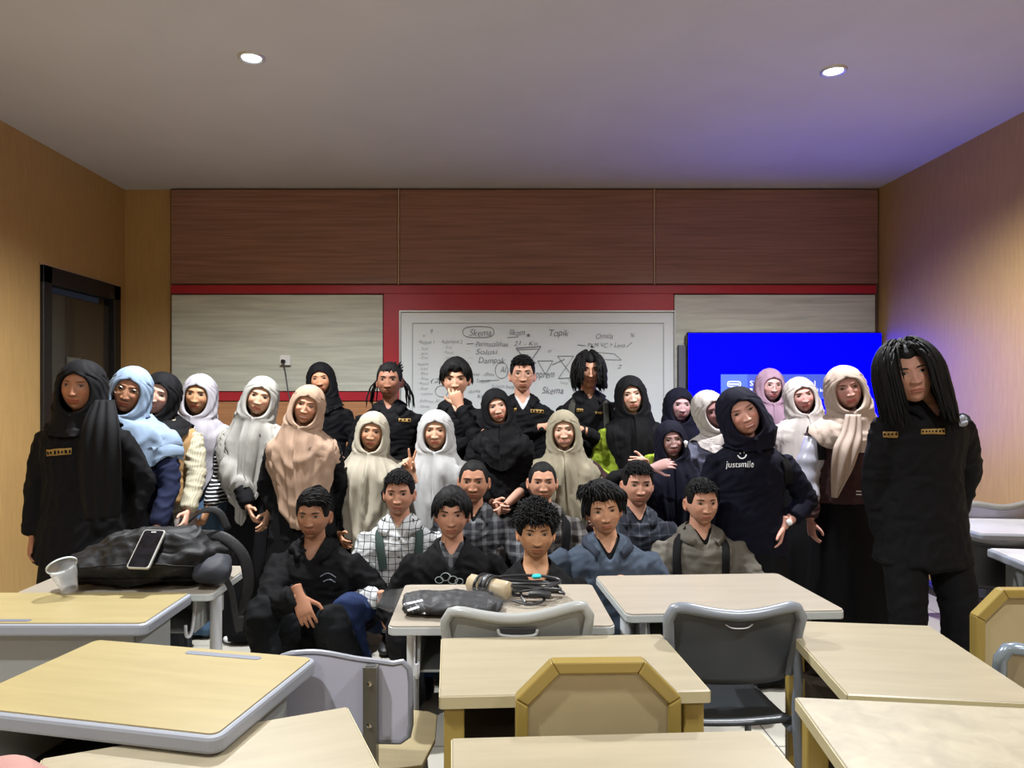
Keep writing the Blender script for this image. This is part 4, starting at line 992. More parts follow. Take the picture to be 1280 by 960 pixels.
desk('plain', (-.535, 1.375), .40, .62, .45, .730, 'bare wooden desk at the bottom left edge, overlapping below the yellow one')
desk('panel', (-1.445, 2.450), 0, .70, .345, .745, 'yellow-topped desk with grey front panel holding the tipped plastic cup', groove=(-.34, -.02, -.15))
desk('tube', (-1.385, 2.862), 0, .72, .42, .735, 'light desk under the black backpack at the left')
desk('grey', (2.88, 3.97), -.12, .58, .48, .74, 'white marbled desk farther back along the right wall', top=W_MARB)
desk('grey', (2.60, 3.13), -.16, .56, .46, .74, 'white marbled desk nearer, beside the right wall', top=W_MARB, side=STEELG)
# ------------------------------------------------------------------ chairs
PL_LG = mat('light grey plastic', (128, 130, 127), .35); PL_DG = mat('dark grey plastic', (62, 66, 70), .38); PL_RIM = mat('mid grey plastic', (112, 118, 126), .3)
PLY = wood_top('birch plywood', (160, 146, 112)); MUST = mat('mustard lacquered frame', (140, 120, 60), .35, coat=.3); PL_LAV = mat('lavender grey plastic', (166, 166, 180), .4); PL_LAVR = mat('grey rim plastic', (120, 122, 130), .4)
def tubeleg(R, m, w_=.20, d_=.20, sz=.45, z0=0.):
    for sx in (-1, 1):
        for sy in (-1, 1): MB().tube([(sx*w_*.9, sy*d_*.8, sz-.02), (sx*(w_+.01), sy*(d_+.03), 0.01)], .011, 10).build('leg', m, R, smooth=True)
def shell_chair(x, y, rz, label, body, rim, ztop=.80, half=.205, dip=.035, slot=True, zbot=.52, lean=0.):
    R = empty('classroom_chair', (x, y, 0), label, 'chair', rz=rz)
    n, k = 25, 12; g = []; top = []
    for i in range(n):
        a = -1+2*i/(n-1.); e = (1-abs(a)**8)**.5
        zt = ztop-dip*(1-abs(a)**1.7)*1.0-.05*(1-e)+lean*a; zb_ = zbot+.02*(1-e)
        for j in range(k):
            t = j/(k-1.); z = zb_+(zt-zb_)*t; g.append((half*a*(1-.10*(1-t)), -.20-.035*(1-a*a)-.05*t+.0*t, z))
        top.append(g[-1])
    g = np.array(g); mesh_obj('backrest', g, grid_f(n, k, False), body, R, V(0, 0, 0), solid=.012)
    L_, R_ = g[:k], g[-k:]
    rimp = np.vstack([L_[:, :], np.array(top)[1:-1], R_[::-1]]); MB().tube(rimp+V(0, -.004, 0), .017, 10).build('backrest_rim', rim, R, smooth=True)
    if slot:
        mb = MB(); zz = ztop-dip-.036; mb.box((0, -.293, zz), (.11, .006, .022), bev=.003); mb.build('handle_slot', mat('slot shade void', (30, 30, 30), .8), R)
        MB().tube([(-.06, -.297, zz+.006), (-.045, -.30, zz-.012), (.045, -.30, zz-.012), (.06, -.297, zz+.006)], .005, 8, sub=2).build('slot_lip', rim, R, smooth=True)
    else:
        zz = ztop-dip-.030; MB().tube([(-.04, -.287, zz+.004), (-.02, -.29, zz-.006), (.02, -.29, zz-.006), (.04, -.287, zz+.004)], .0022, 6, sub=3).build('crescent_grip', mat('pale grip line', (170, 172, 175), .4), R, smooth=True)  # thin pale crescent line drawn on the backrest
    gs = []
    for i in range(15):
        a = -1+2*i/14.
        for j in range(13):
            t = j/12.; gs.append((.205*a*(1-.06*t), -.19+.39*t, .455-.012*(1-a*a)-.02*smst(.8, 1, t)+.015*smst(.2, 0, t)))
    mesh_obj('seat', np.array(gs), grid_f(15, 13, False), body, R, V(0, 0, 0), solid=.014)
    for s_ in (-1, 1):
        MB().tube([(s_*.19, -.235, .74), (s_*.205, -.225, .60), (s_*.21, -.20, .45), (s_*.225, -.25, .01)], np.array([.014, .014, .013, .013]), 10, sub=3).build('leg', rim, R, smooth=True)
        MB().tube([(s_*.20, -.19, .44), (s_*.20, .14, .44), (s_*.215, .19, .36), (s_*.225, .22, .01)], .012, 10, sub=3).build('leg', rim, R, smooth=True)
    return R
def oct_chair(x, y, rz, label, w_=.375, ztop=.865, slot=None):
    R = empty('octagonal_chair', (x, y, 0), label, 'chair', rz=rz)
    c = .082; h0 = .46
    def oct(w, zt, cc, zb_): return [(-w/2, zb_), (-w/2, zt-cc), (-w/2+cc, zt), (w/2-cc, zt), (w/2, zt-cc), (w/2, zb_)]
    Mx = np.array([[1, 0, 0, 0], [0, 0, 1, -.20], [0, 1, 0, 0]], float)
    o_ = oct(w_, ztop, c, h0); i_ = oct(w_-.056, ztop-.028, c*.86, h0); mb = MB()
    for k in range(5): mb.ext([o_[k], o_[k+1], i_[k+1], i_[k]], -.018, .018, M=Mx)
    mb.ext([(-w_/2, h0), (w_/2, h0), (w_/2, h0+.03), (-w_/2, h0+.03)], -.017, .017, M=Mx); mb.build('back_frame', MUST, R, bevel=.004)
    mb = MB(); mb.ext(i_, -.005, .005, M=Mx); mb.build('back_panel', PLY, R)
    MB().box((0, .0, .445), (w_+.02, .40, .03), bev=.008).build('seat', PLY, R)
    for sx in (-1, 1):
        for sy in (-1, 1): MB().box((sx*(w_/2-.02), sy*.18, .215), (.035, .035, .43), bev=.004).build('leg', MUST, R)
    return R
shell_chair(.085, 2.475, 0.0, 'light grey plastic chair with slotted back at the middle desk', PL_LG, mat('pale grey chair rim', (148, 150, 147), .3), ztop=.826, half=.222, dip=.040, lean=.010)
shell_chair(.722, 2.395, .03, 'dark grey plastic chair tucked under the right-hand pale desk', PL_DG, PL_RIM, ztop=.852, half=.200, dip=.032, slot=False, zbot=.60)
oct_chair(.240, 1.84, .03, 'mustard octagonal-framed chair between the two middle wooden desks')
oct_chair(1.69, 2.42, .0, 'mustard octagonal-framed chair at the right edge of the photo', w_=.40, ztop=.87)
shell_chair(1.60, 2.20, -.05, 'plywood-backed chair with blue-grey rim before the right mustard chair', PLY, mat('blue grey rim', (120, 132, 142), .25, .3), ztop=.80, half=.20, dip=.045, slot=False)
shell_chair(2.98, 4.50, PI*.0+.1, 'grey plastic chair behind the marbled desks by the right wall', mat('grey plastic tinted by reflection', (150, 150, 168), .35), PL_LG, ztop=.84, slot=False)  # grey plastic; its lilac tint puts the purple reflection into the colour
shell_chair(2.52, 3.72, -.25, 'black chair with folded brown seat between the marbled desks', mat('black plastic', (24, 23, 24), .35), BLKM, ztop=.78, slot=False)
# panel chair with the square bracket
R = empty('tablet_chair', (-.375, 2.14, 0), 'chair with lavender-grey panel back on square steel bracket and plywood seat', 'chair', rz=-.06)
def wavepoly():
    p = [(-.17, .535)]
    for i in range(15): t = i/14.; p.append((-.17+.30*t, .765-.020*smst(.2, .75, t)+.012*math.sin(t*3.0)))
    p += [(.155, .752), (.172, .735), (.176, .70), (.176, .585), (.170, .555), (.150, .540)]
    return p
Mx = np.array([[1, 0, 0, -.0], [0, 0, 1, -.205], [0, 1, 0, 0]], float); pp = wavepoly()
mb = MB(); mb.ext(pp, -.006, .006, M=Mx); mb.build('backrest', PL_LAV, R)
mb = MB(); q = np.array([(x, -.205, z) for x, z in pp+[pp[0]]]); mb.tube(q, .0085, 8); mb.build('backrest_rim', PL_LAVR, R, smooth=True)
mb = MB(); mb.box((.075, -.232, .60), (.036, .030, .30)); mb.box((.075, -.232, .7505), (.026, .020, .002), m=1); b_ = mb.build('square_bracket', [mat('brushed steel', (112, 110, 102), .35, .7), BLKM], R)
mb = MB()
for z in (.71, .60): mb.tube([(.075, -.247, z), (.075, -.253, z)], .007, 10)
mb.build('bolt', CHROME, b_, smooth=True)
mb = MB()
sp = [(-.20, -.17), (-.10, -.175), (0, -.18), (.12, -.175), (.20, -.15), (.215, 0), (.20, .16), (.17, .185), (.06, .20), (-.06, .20), (-.17, .185), (-.20, .16), (-.215, 0)]
mb.ext([(a, b) for a, b in sp], .435, .450); mb.build('seat', PLY, R, bevel=.004)
tubeleg(R, mat('grey steel leg', (130, 130, 128), .35, .6), .17, .16, .44)
# ------------------------------------------------------------------ things on the desks
BAGB = mat('black backpack nylon', (9, 9, 11), .6, bump=.3, bscale=180, var=.2, vscale=14, spec=.3); NAVY = mat('navy nylon', (17, 21, 32), .7, bump=.2)
def cloth_obj(name, parts, size, sm, amp, f, m, parent, org, seed=1, amp2=0.):
    v, q = voxel(parts, size, sm); v = wrinkle(v, q, seed, amp, f)
    if amp2: v = wrinkle(v, q, seed+4, amp2, f*2.6)
    return mesh_obj(name, v, q, m, parent, org), bvh_of(v, q)
B0 = V(-1.31, 2.80, .735); BP = empty('backpack', B0, 'black backpack lying on the left desk with a phone on it', 'backpack')
pts = [B0+V(*p) for p in ((-.270, -.02, .045), (-.245, -.02, .060), (-.15, 0, .085), (-.02, .0, .105), (.11, .01, .105), (.20, .0, .088), (.235, -.01, .07))]
rr = [(.10, .040), (.14, .056), (.155, .080), (.16, .100), (.155, .100), (.135, .082), (.10, .06)]
o, bb = cloth_obj('bag_body', [tube(pts, rr, 28, 3, lat=V(0, 1, 0))], .008, 2, .016, 15, BAGB, BP, B0, 5, .006)
cloth_obj('side_pocket', [tube([B0+V(.21, -.04, .06), B0+V(.27, -.04, .065), B0+V(.305, -.03, .06)], [(.10, .05), (.105, .055), (.09, .045)], 20, 2, lat=V(0, 1, 0))], .010, 3, .004, 30, NAVY, BP, B0, 8)
def ribbon(name, pts, wid, m, parent, org, th=.004, latv=V(.62, .45, .64)):
    v, f = tube(np.array(pts), np.array([[wid/2, th]]*len(pts)), 12, 5, lat=latv); return mesh_obj(name, v, f, m, parent, org)
ribbon('shoulder_strap', [B0+V(.14, .09, .17), B0+V(.25, .06, .165), B0+V(.335, .04, .10), B0+V(.362, .03, .0), B0+V(.345, .02, -.09), B0+V(.32, .02, -.14)], .045, BAGB, BP, B0, .006)
ribbon('strap_webbing', [B0+V(.27, -.06, .07), B0+V(.295, -.05, .035), B0+V(.315, -.03, -.02), B0+V(.325, -.02, -.10), B0+V(.335, .0, -.19), B0+V(.345, .0, -.13)], .024, mat('black webbing', (16, 16, 17), .7), BP, B0, .0025)
for zz_, yy_ in ((.045, -.155), (.10, -.150)):
    g_ = project_grid(bb, np.array([[(100+6.2*i, 735-zz_*250-5*math.sin(i/27*PI)*(1 if zz_ > .06 else 0)) for i in range(26)]], float), .004)
    if g_ is not None: MB().tube(g_[0], .0022, 6).build('zip_seam', mat('seam black', (8, 8, 9), .5), BP, smooth=True).data.transform(Matrix.Translation(-Vector(B0)))
ribbon('top_handle', [B0+V(.10, .10, .22), B0+V(.16, .10, .265), B0+V(.22, .10, .255), B0+V(.26, .09, .19)], .03, BAGB, BP, B0, .004)
# phone on the bag
q = [(174, 671), (205, 671), (201, 704.5), (167, 704.5)]; g = project_grid(bb, np.array(q, float), .004)
cen = g.mean(0); ex = unit((g[1]-g[0])+(g[2]-g[3])); ey = unit(np.cross(np.cross(ex, (g[0]-g[3])+(g[1]-g[2])), ex)); ez = np.cross(ex, ey); ez = ez if ez[2] > 0 else -ez
ey = unit(V(.06, .62, .62)); ex = unit(np.cross(ey, V(-.05, -.70, .72))); ez = np.cross(ex, ey)
cen = at(186.5, 688, 2.60); loc_, nn_, _, _ = bb.ray_cast(Vector((0, 0, CH)), Vector(cen-V(0, 0, CH)).normalized())
cen = np.array(loc_)+ez*.012-V(0, .01, 0) if loc_ is not None else cen
RR = np.stack([ex, ey, ez], 1); PH = empty('mobile_phone', cen, 'phone in pale case lying face up on the black backpack', 'phone')
def orient(o, RR): o.data.transform(Matrix([[float(RR[i, j]) for j in range(3)]+[0] for i in range(3)]+[[0, 0, 0, 1]])); return o
orient(MB().ext(rrect(.086, .165, .012), -.006, .0045).build('phone_case', mat('pale silver phone case', (176, 176, 172), .3, .3), PH, bevel=.002), RR)
orient(MB().ext(rrect(.076, .156, .009), .0047, .0055).build('phone_screen', mat('black phone glass', (14, 15, 22), .08, var=.9, vscale=30, spec=.8), PH), RR)
orient(MB().ext([(x, y+.071) for x, y in rrect(.02, .005, .002)], .0056, .0060).build('phone_notch', PALEEDGE, PH), RR)
# tipped plastic cup
def clear_mat(alpha=.5, name='clear plastic'):
    m = bpy.data.materials.new(name); m.use_nodes = True; n, l = nodes(m); b = n['Principled BSDF']; b.inputs['Base Color'].default_value = (.95, .97, .97, 1); b.inputs['Roughness'].default_value = .12
    b.inputs['Transmission Weight'].default_value = .85; b.inputs['IOR'].default_value = 1.12; b.inputs['Alpha'].default_value = alpha
    t = n.new('ShaderNodeTexNoise'); t.inputs['Scale'].default_value = 60; bp = n.new('ShaderNodeBump'); bp.inputs['Strength'].default_value = .5; bp.inputs['Distance'].default_value = .004; l.new(t.outputs[0], bp.inputs['Height']); l.new(bp.outputs[0], b.inputs['Normal']); return m
CLEAR = clear_mat(.36); FILM = clear_mat(.10, 'clear film')
cp = onz(84, 748, .745); cp = V(cp[0], cp[1], .745+.036); CU = empty('plastic_cup', (cp[0], cp[1], .745), 'crumpled clear plastic cup tipped on the yellow desk', 'cup'); co_ = V(cp[0], cp[1], .745)
ax = unit(V(-.45, .35, .62)); mb = MB(); base_ = V(cp[0]+.01, cp[1], .745+.030)
v, f = tube([base_, base_+ax*.02, base_+ax*.06, base_+ax*.095, base_+ax*.102, base_+ax*.104], [.028, .030, .038, .044, .049, .046], 40, 2, cap=False); v = v+.0022*fnoise(v, 3, 130)[:, None]*V(1, 1, .4)
mesh_obj('cup_wall', v, f, CLEAR, CU, co_, solid=.0012)
v, f = tube([base_+ax*.1005, base_+ax*.106], [.0500, .0500], 40, 0, cap=False); mesh_obj('cup_rim', v, f, mat('frosted rim', (200, 208, 208), .3), CU, co_, solid=.002)
# bagged black cloth
K0 = V(-.13, 2.42, .74); KB = empty('plastic_bag', K0, 'folded black cloth with white print inside a clear plastic bag on the desk', 'bag')
o, kb = cloth_obj('folded_cloth', [tube([K0+V(-.155, .01, .024), K0+V(-.13, .01, .026), K0+V(0, .0, .030), K0+V(.12, -.005, .026), K0+V(.165, -.01, .018)], [(.075, .016), (.095, .022), (.10, .026), (.085, .022), (.05, .012)], 24, 3, lat=V(0, 1, 0))], .005, 1, .006, 50, mat('black folded cloth', (18, 18, 20), .6, bump=.5, bscale=60, spec=.4), KB, K0, 4)
v, f = tube([K0+V(-.265, .03, .022), K0+V(-.24, .03, .03), K0+V(-.17, .015, .032), K0+V(0, .0, .037), K0+V(.13, -.005, .033), K0+V(.205, -.012, .012)], [(.03, .008), (.055, .020), (.095, .028), (.108, .034), (.092, .029), (.03, .008)], 40, 5, lat=V(0, 1, 0)); v = v+(np.stack([.003*fnoise(v, 12, 120, 3), .006*fnoise(v, 11, 90, 3), .0060*fnoise(v, 9, 120, 3)], 1)); v[:, 2] = np.maximum(v[:, 2], .7412)
mesh_obj('clear_film', v, f, FILM, KB, K0)
for i, (a0, b0, a1, b1) in enumerate(((505, 755, 528, 750), (509, 762, 524, 758), (520, 770, 531, 765), (512, 757, 516, 764), (519, 754, 523, 761), (526, 752, 530, 760))):
    patch(kb, [(a0, b0), (a1, b1), (a1+1, b1+2.2), (a0+1, b0+2.2)], PRINTW, KB, K0, 'white_print', .002, 6, 2, .0005)
# power strip with wound cable
S0 = V(.02, 2.55, .74); PS = empty('power_strip', S0, 'beige power strip wrapped with black cable and teal tie', 'power strip')
dirp = unit(V(.80, -.55, -.02)); lt = unit(np.cross(dirp, V(0, 0, 1)))
v, f = tube([S0+V(-.09, .055, .045), S0+V(-.09, .055, .045)+dirp*.005, S0+V(-.09, .055, .045)+dirp*.16, S0+V(-.09, .055, .045)+dirp*.165], [(.030, .028), (.036, .034), (.036, .034), (.030, .028)], 8, 0, lat=lt); mesh_obj('strip_body', v, f, mat('beige plastic', (165, 150, 122), .4), PS, S0, smooth=False)
CAB = mat('black rubber cable', (16, 16, 18), .4, spec=.6); rs = np.random.RandomState(3)
for k in range(6):
    c0 = S0+V(-.09, .055, .045)+dirp*(.045+.013*k); a = np.linspace(0, 2*PI, 22); pts = c0[None]+lt[None]*(np.cos(a)*.043)[:, None]+V(0, 0, 1)[None]*(np.sin(a)*.040)[:, None]+dirp[None]*(.012*np.sin(a/2+k))[:, None]
    pts[:, 2] = np.maximum(pts[:, 2], .7465); MB().tube(pts, .0052, 8).build('cable_loop', CAB, PS, smooth=True).data.transform(Matrix.Translation(-Vector(S0)))
for k in range(6):
    a = np.linspace(0, 2*PI, 40); cx_, cy_ = .115+.014*rs.normal(), .025+.012*rs.normal(); rx_, ry_ = .105+.02*rs.normal(), .055+.012*rs.normal()
    pts = np.stack([S0[0]+cx_+rx_*np.cos(a+k), S0[1]+cy_+ry_*np.sin(a+k)*.9, .752+.011*k*.5+.028*np.abs(np.sin(a*.5+k*1.3))], 1)
    MB().tube(pts, .0052, 8).build('cable_loop', CAB, PS, smooth=True).data.transform(Matrix.Translation(-Vector(S0)))
mb = MB(); mb.tube([S0+V(.12, -.04, .03), S0+V(.15, -.05, .035), S0+V(.19, -.055, .03)], .013, 10); mb.build('cable_plug', CAB, PS, smooth=True).data.transform(Matrix.Translation(-Vector(S0)))
mb = MB(); mb.tube([S0+V(.10, -.07, .010), S0+V(.09, -.03, .035), S0+V(.13, -.02, .045), S0+V(.17, -.06, .02), S0+V(.12, -.10, .012), S0+V(.06, -.08, .02)], .005, 8, sub=4); mb.build('cable_loop', CAB, PS, smooth=True).data.transform(Matrix.Translation(-Vector(S0)))
mb = MB(); mb.box(S0+V(.150, .05, .070), (.035, .02, .016), rz=.3, bev=.006); mb.build('teal_tie', mat('teal plastic', (40, 185, 190), .35), PS).data.transform(Matrix.Translation(-Vector(S0)))
# pink cloth item at the corner
Q0 = at(8, 975, 1.30); cloth_o, _ = cloth_obj('pink_bag', [tube([Q0+V(-.14, 0, -.05), Q0+V(-.06, 0, -.02), Q0+V(.02, 0, -.03), Q0+V(.085, 0, -.07)], [(.07, .04), (.09, .045), (.08, .042), (.04, .03)], 20, 3, lat=V(0, 1, 0))], .007, 3, .003, 30, fabric('dusty pink fabric', (158, 120, 112)), None, V(0, 0, 0), 2)
cloth_o.name = 'pink_bag'; tag(cloth_o, 'dusty pink fabric bag just showing in bottom left corner', 'bag')
# ------------------------------------------------------------------ the group
BLK = fabric('black twill', (8, 8, 11)); BLK2 = fabric('black knit', (7, 7, 9)); NVY = fabric('navy cotton', (24, 30, 54)); NVB = fabric('black blue jersey', (9, 10, 26))
H_BLACK = fabric('black headscarf cloth', (8, 8, 11), .8); H_BLUE = fabric('light blue headscarf cloth', (124, 142, 164)); H_LAV = fabric('lavender grey headscarf cloth', (150, 147, 153)); H_GREY = fabric('light grey headscarf cloth', (148, 146, 140))
H_PEACH = fabric('peach headscarf cloth', (160, 134, 114)); H_CREAM = fabric('cream headscarf cloth', (156, 149, 133)); H_SILV = fabric('silver white headscarf cloth', (162, 162, 161)); H_TAUPE = fabric('khaki taupe headscarf cloth', (136, 128, 109))
H_MAUVE = fabric('mauve headscarf cloth', (150, 122, 140)); H_OFFW = fabric('off white headscarf cloth', (174, 166, 163)); H_BEIGE = fabric('beige headscarf cloth', (168, 151, 140)); H_DKN = fabric('dark navy headscarf cloth', (14, 14, 30))
TAN = fabric('tan vest cloth', (158, 126, 86)); LIME = fabric('lime green cloth', (128, 146, 44)); BROWNJ = fabric('brown jacket cloth', (62, 42, 44)); DENIM = fabric('blue denim', (74, 98, 124)); JEANS = fabric('dark blue jeans', (30, 42, 74))
WHITE = fabric('white cotton', (180, 180, 180)); SATIN = mat('silver satin sleeve', (168, 168, 182), .3, bump=.1, bscale=40, spec=.7); OLIVE = fabric('olive grey shirt cloth', (96, 92, 84)); SLATE = fabric('slate blue shirt cloth', (66, 76, 90)); GREYSH = fabric('grey shirt cloth', (88, 90, 106))
STRAPG = fabric('green grey strap', (52, 66, 62)); STRAPK = fabric('black strap', (18, 18, 20)); STRAPO = fabric('olive strap', (58, 58, 52))
def stripes(name, axis, per, duty, c1, c2, axis2=None, per2=None, soft=.0, dist=.02):
    """woven stripes/checks following the cloth's own coordinates"""
    m = bpy.data.materials.new(name); m.use_nodes = True; n, l = nodes(m); b = n['Principled BSDF']; b.inputs['Roughness'].default_value = .8; b.inputs['Specular IOR Level'].default_value = .25
    tc = n.new('ShaderNodeTexCoord'); nz = n.new('ShaderNodeTexNoise'); nz.inputs['Scale'].default_value = 7; l.new(tc.outputs['Object'], nz.inputs['Vector'])
    ad = n.new('ShaderNodeVectorMath'); ad.operation = 'MULTIPLY_ADD'; ad.inputs[1].default_value = (dist,)*3; l.new(nz.outputs['Color'], ad.inputs[0]); l.new(tc.outputs['Object'], ad.inputs[2])
    sp = n.new('ShaderNodeSeparateXYZ'); l.new(ad.outputs[0], sp.inputs[0])
    def band(a, p, d):
        x = n.new('ShaderNodeMath'); x.operation = 'MULTIPLY'; x.inputs[1].default_value = 1/p; l.new(sp.outputs[a], x.inputs[0])
        f = n.new('ShaderNodeMath'); f.operation = 'FRACT'; l.new(x.outputs[0], f.inputs[0]); g = n.new('ShaderNodeMath'); g.operation = 'LESS_THAN'; g.inputs[1].default_value = d; l.new(f.outputs[0], g.inputs[0]); return g.outputs[0]
    o = band(axis, per, duty)
    if axis2 is not None:
        o2 = band(axis2, per2, duty); mx = n.new('ShaderNodeMath'); mx.operation = 'MAXIMUM' if soft == 0 else 'ADD'; l.new(o, mx.inputs[0]); l.new(o2, mx.inputs[1])
        if soft: h_ = n.new('ShaderNodeMath'); h_.operation = 'MULTIPLY'; h_.inputs[1].default_value = .5; l.new(mx.outputs[0], h_.inputs[0]); o = h_.outputs[0]
        else: o = mx.outputs[0]
    mix = n.new('ShaderNodeMix'); mix.data_type = 'RGBA'; l.new(o, mix.inputs['Factor']); mix.inputs[6].default_value = lin(c1)+(1,); mix.inputs[7].default_value = lin(c2)+(1,); l.new(mix.outputs[2], b.inputs['Base Color']); return m
CHECK = stripes('white shirt with black grid', 0, .034, .10, (172, 174, 174), (26, 28, 32), 2, .034)
PLAIDA = stripes('black and grey plaid', 0, .06, .35, (36, 36, 40), (96, 98, 100), 2, .06, soft=1); PLAIDB = stripes('brown and grey plaid', 0, .05, .4, (40, 36, 36), (104, 100, 96), 2, .07, soft=1); PLAIDC = stripes('dark blue plaid', 0, .055, .12, (30, 34, 44), (74, 78, 84), 2, .06, soft=1)
BWSTR = stripes('black and white stripes', 2, .022, .32, (24, 24, 28), (206, 206, 206), dist=.03); BGSTR = stripes('beige pinstripes', 0, .012, .25, (168, 162, 141), (140, 132, 108))
SK_A, SK_B, SK_C, SK_D = (176, 128, 100), (164, 116, 88), (150, 104, 78), (188, 142, 116)
def K(p): return PEOPLE[p]
def gpatch(p, x0, y0, x1, y1, tilt=0., m=GOLD, name='name_patch', label=None):
    k = K(p); o = patch(k['gb'], [(x0, y0), (x1, y0+tilt), (x1, y1+tilt), (x0, y1)], m, k['root'], k['org'], name, .005, 8, 3, .002)
    if o is not None:
        # stitched marks inside the patch
        n_ = max(3, int((x1-x0)/4)); 
        for i in range(n_):
            a = x0+(x1-x0)*(i+.25)/n_; b = a+(x1-x0)*.5/n_; yy = (y0+y1)/2+tilt*(i+.5)/n_
            patch(k['gb'], [(a, yy-(y1-y0)*.22), (b, yy-(y1-y0)*.22), (b, yy+(y1-y0)*.22), (a, yy+(y1-y0)*.22)], BLK, k['root'], k['org'], 'stitching', .0085, 2, 2, .001)
    return o
def disc(p, cx, cy, r, m=EMB, name='arm_emblem'):
    k = K(p); rows = [[(cx+rr*math.cos(a), cy+rr*math.sin(a)) for a in np.arange(13)*2*PI/12] for rr in (.02, r*.5, r)]
    g = project_grid(k['gb'], np.array(rows), .006)
    if g is not None: mesh_obj(name, g.reshape(-1, 3), grid_f(3, 13, False), m, k['root'], k['org'], solid=.002)
def pstrap(p, path, w_, m=STRAPK, **kw): k = K(p); return strap(k['gb'], path, w_, m, k['root'], k['org'], **kw)
def buttons(p, pts, m=JKT_BTN, r=1.1):
    for x, y in pts: disc(p, x, y, r, m, 'button')
def wristband(p, sd, m, wid=.006, name='wristband', face=None, at_=.93):
    k = K(p); S, E, W = k['arms'][sd]; d = unit(W-E); c = E+(W-E)*at_; v, f = tube([c-d*wid, c-d*wid*.5, c+d*wid*.5, c+d*wid], [.024, .0295, .0295, .024], 20, 1); mesh_obj(name, v, f, m, k['root'], k['org'])
    if face is not None:
        n_ = unit(V(0, -1, .25)-d*np.dot(V(0, -1, .25), d)); c2 = c+n_*.029; v, f = tube([c2-n_*.004, c2+n_*.004, c2+n_*.006], [.017, .017, .014], 20, 0); mesh_obj('watch_case', v, f, face, k['root'], k['org'])
def tail(name, pts, wid, m, p, th=.010, folds=5):
    """hanging scarf end: a pleated strip with real thickness"""
    k = K(p); P = catmull(np.array(pts, float), 6); n_ = len(P); ww = catmull(np.stack([np.array(wid)]*3, 1), 6)[:, 0]; u = np.linspace(-1, 1, 25); rows = []
    for i in range(n_):
        t = i/(n_-1.); row = P[i][None]+k['lat'][None]*(u*ww[i]/2)[:, None]+k['fwd'][None]*((.5+.5*np.cos(u*PI*folds*.5+t))*th-.02*u*u)[:, None]; rows.append(row)
    v = np.concatenate(rows)
    for i in range(len(v)):
        l_, nn, _, _ = k['gb'].find_nearest(Vector(v[i]), .10)
        if l_ is not None and (Vector(v[i])-l_).dot(nn) < .014: v[i] = np.array(l_+nn*(.015+.004*(i % 3 == 0)*0))
    return mesh_obj(name, v, grid_f(n_, 25, False), m, k['root'], k['org'], solid=.004)

# --- back row and standing
person('w_black_left', 'woman in black headscarf and long black jacket with gold name patch, nearest the door', 103, 452, 515, 3.48, SK_C, hj=dict(mat=H_BLACK, Lf=.13, Ls=.10, Lb=.2, rx=.16, ry=.13, fold=.006, ow=.061), top=BLK, bottom=BLK, skirt=True,
       smile=.45, yaw=.08, roll=0.08, bw=1.12, bulk=.012, slr=1.35, hem=1.5, armL=(38, 690, -.02), armR=(158, 660, .05), fw=1.05, tl=.50)
P = 'w_black_left'; gpatch(P, 59, 562, 90, 570, -2.5)
tail('scarf_tail', [at(128, 500, 3.42), at(124, 530, 3.32), at(122, 570, 3.28), at(124, 620, 3.28), at(126, 648, 3.29)], [.10, .17, .20, .19, .16], H_BLACK, P, .010, 7)
person('w_blue', 'woman in light blue headscarf and glasses wearing navy shirt, leaning her head', 165, 460, 518, 3.80, SK_B, hj=dict(mat=H_BLUE, Lf=.30, Ls=.24, Lb=.2, rx=.21, ry=.145, fold=.004, sag=.010, pw=.6, taper=.05, ow=.056), top=NVY, bottom=BLK, skirt=True,
       smile=.35, yaw=.22, roll=0.27, glasses=True, nx=0.06, armL=(140, 640, .1), armR=(196, 668, -.18), slr=1.2)
person('w_tanvest', 'smiling woman in black headscarf with tan vest over pinstriped beige shirt', 201, 467, 519, 4.10, (204, 158, 138), hj=dict(mat=H_BLACK, Lf=.16, Ls=.10, Lb=.15, rx=.15, ry=.12, fold=.004, ow=.060), top=BGSTR, bottom=fabric('pale rose trousers', (176, 164, 158)), byaw=.30, vest=TAN,
       smile=.95, yaw=.12, roll=0.36, nx=.06, armL=(190, 655, .0), armR=(234, 650, -.22), slr=1.2, fw=1.08)
person('w_lavender', 'woman in lavender grey headscarf with black and white striped sleeves and denim skirt', 250, 469, 519, 4.45, (172, 130, 96), hj=dict(mat=H_LAV, Lf=.70, Ls=.16, Lb=.3, rx=.165, ry=.15, fold=.010, taper=.48, shift=-.025, nf=7), top=BWSTR, bottom=DENIM, skirt=True,
       smile=.1, yaw=.10, roll=0.12, armL=(240, 648, -.15), armR=(258, 648, -.24), slr=1.2, bw=1.05)
person('w_grey', 'woman in light grey headscarf tilting her head, black jacket, hands clasped low', 327, 472, 521, 4.35, (200, 156, 128), hj=dict(mat=H_GREY, Lf=.66, Ls=.11, Lb=.3, rx=.170, ry=.15, fold=.012, taper=.50, shift=-.04, nf=8), top=BLK, bottom=BLK, skirt=True,
       smile=.2, yaw=.20, roll=0.25, armL=(314, 646, -.22), armR=(336, 644, -.22), slr=1.2, bw=1.0, hem=1.3, shoes=SHOEW)
person('w_peach', 'smiling woman in peach headscarf with black backpack straps, beside the crouching man in black', 385, 483, 532, 4.0, (196, 146, 118), hj=dict(mat=H_PEACH, Lf=.58, Ls=.22, Lb=.3, rx=.180, ry=.16, fold=.005, sag=.010, taper=.22, shift=.02, pw=.9), top=BLK, bottom=BLK, skirt=True,
       smile=.95, yaw=.10, roll=0.26, armL=(356, 650, .0), armR=(410, 660, .1), slr=1.2, hem=1.3)
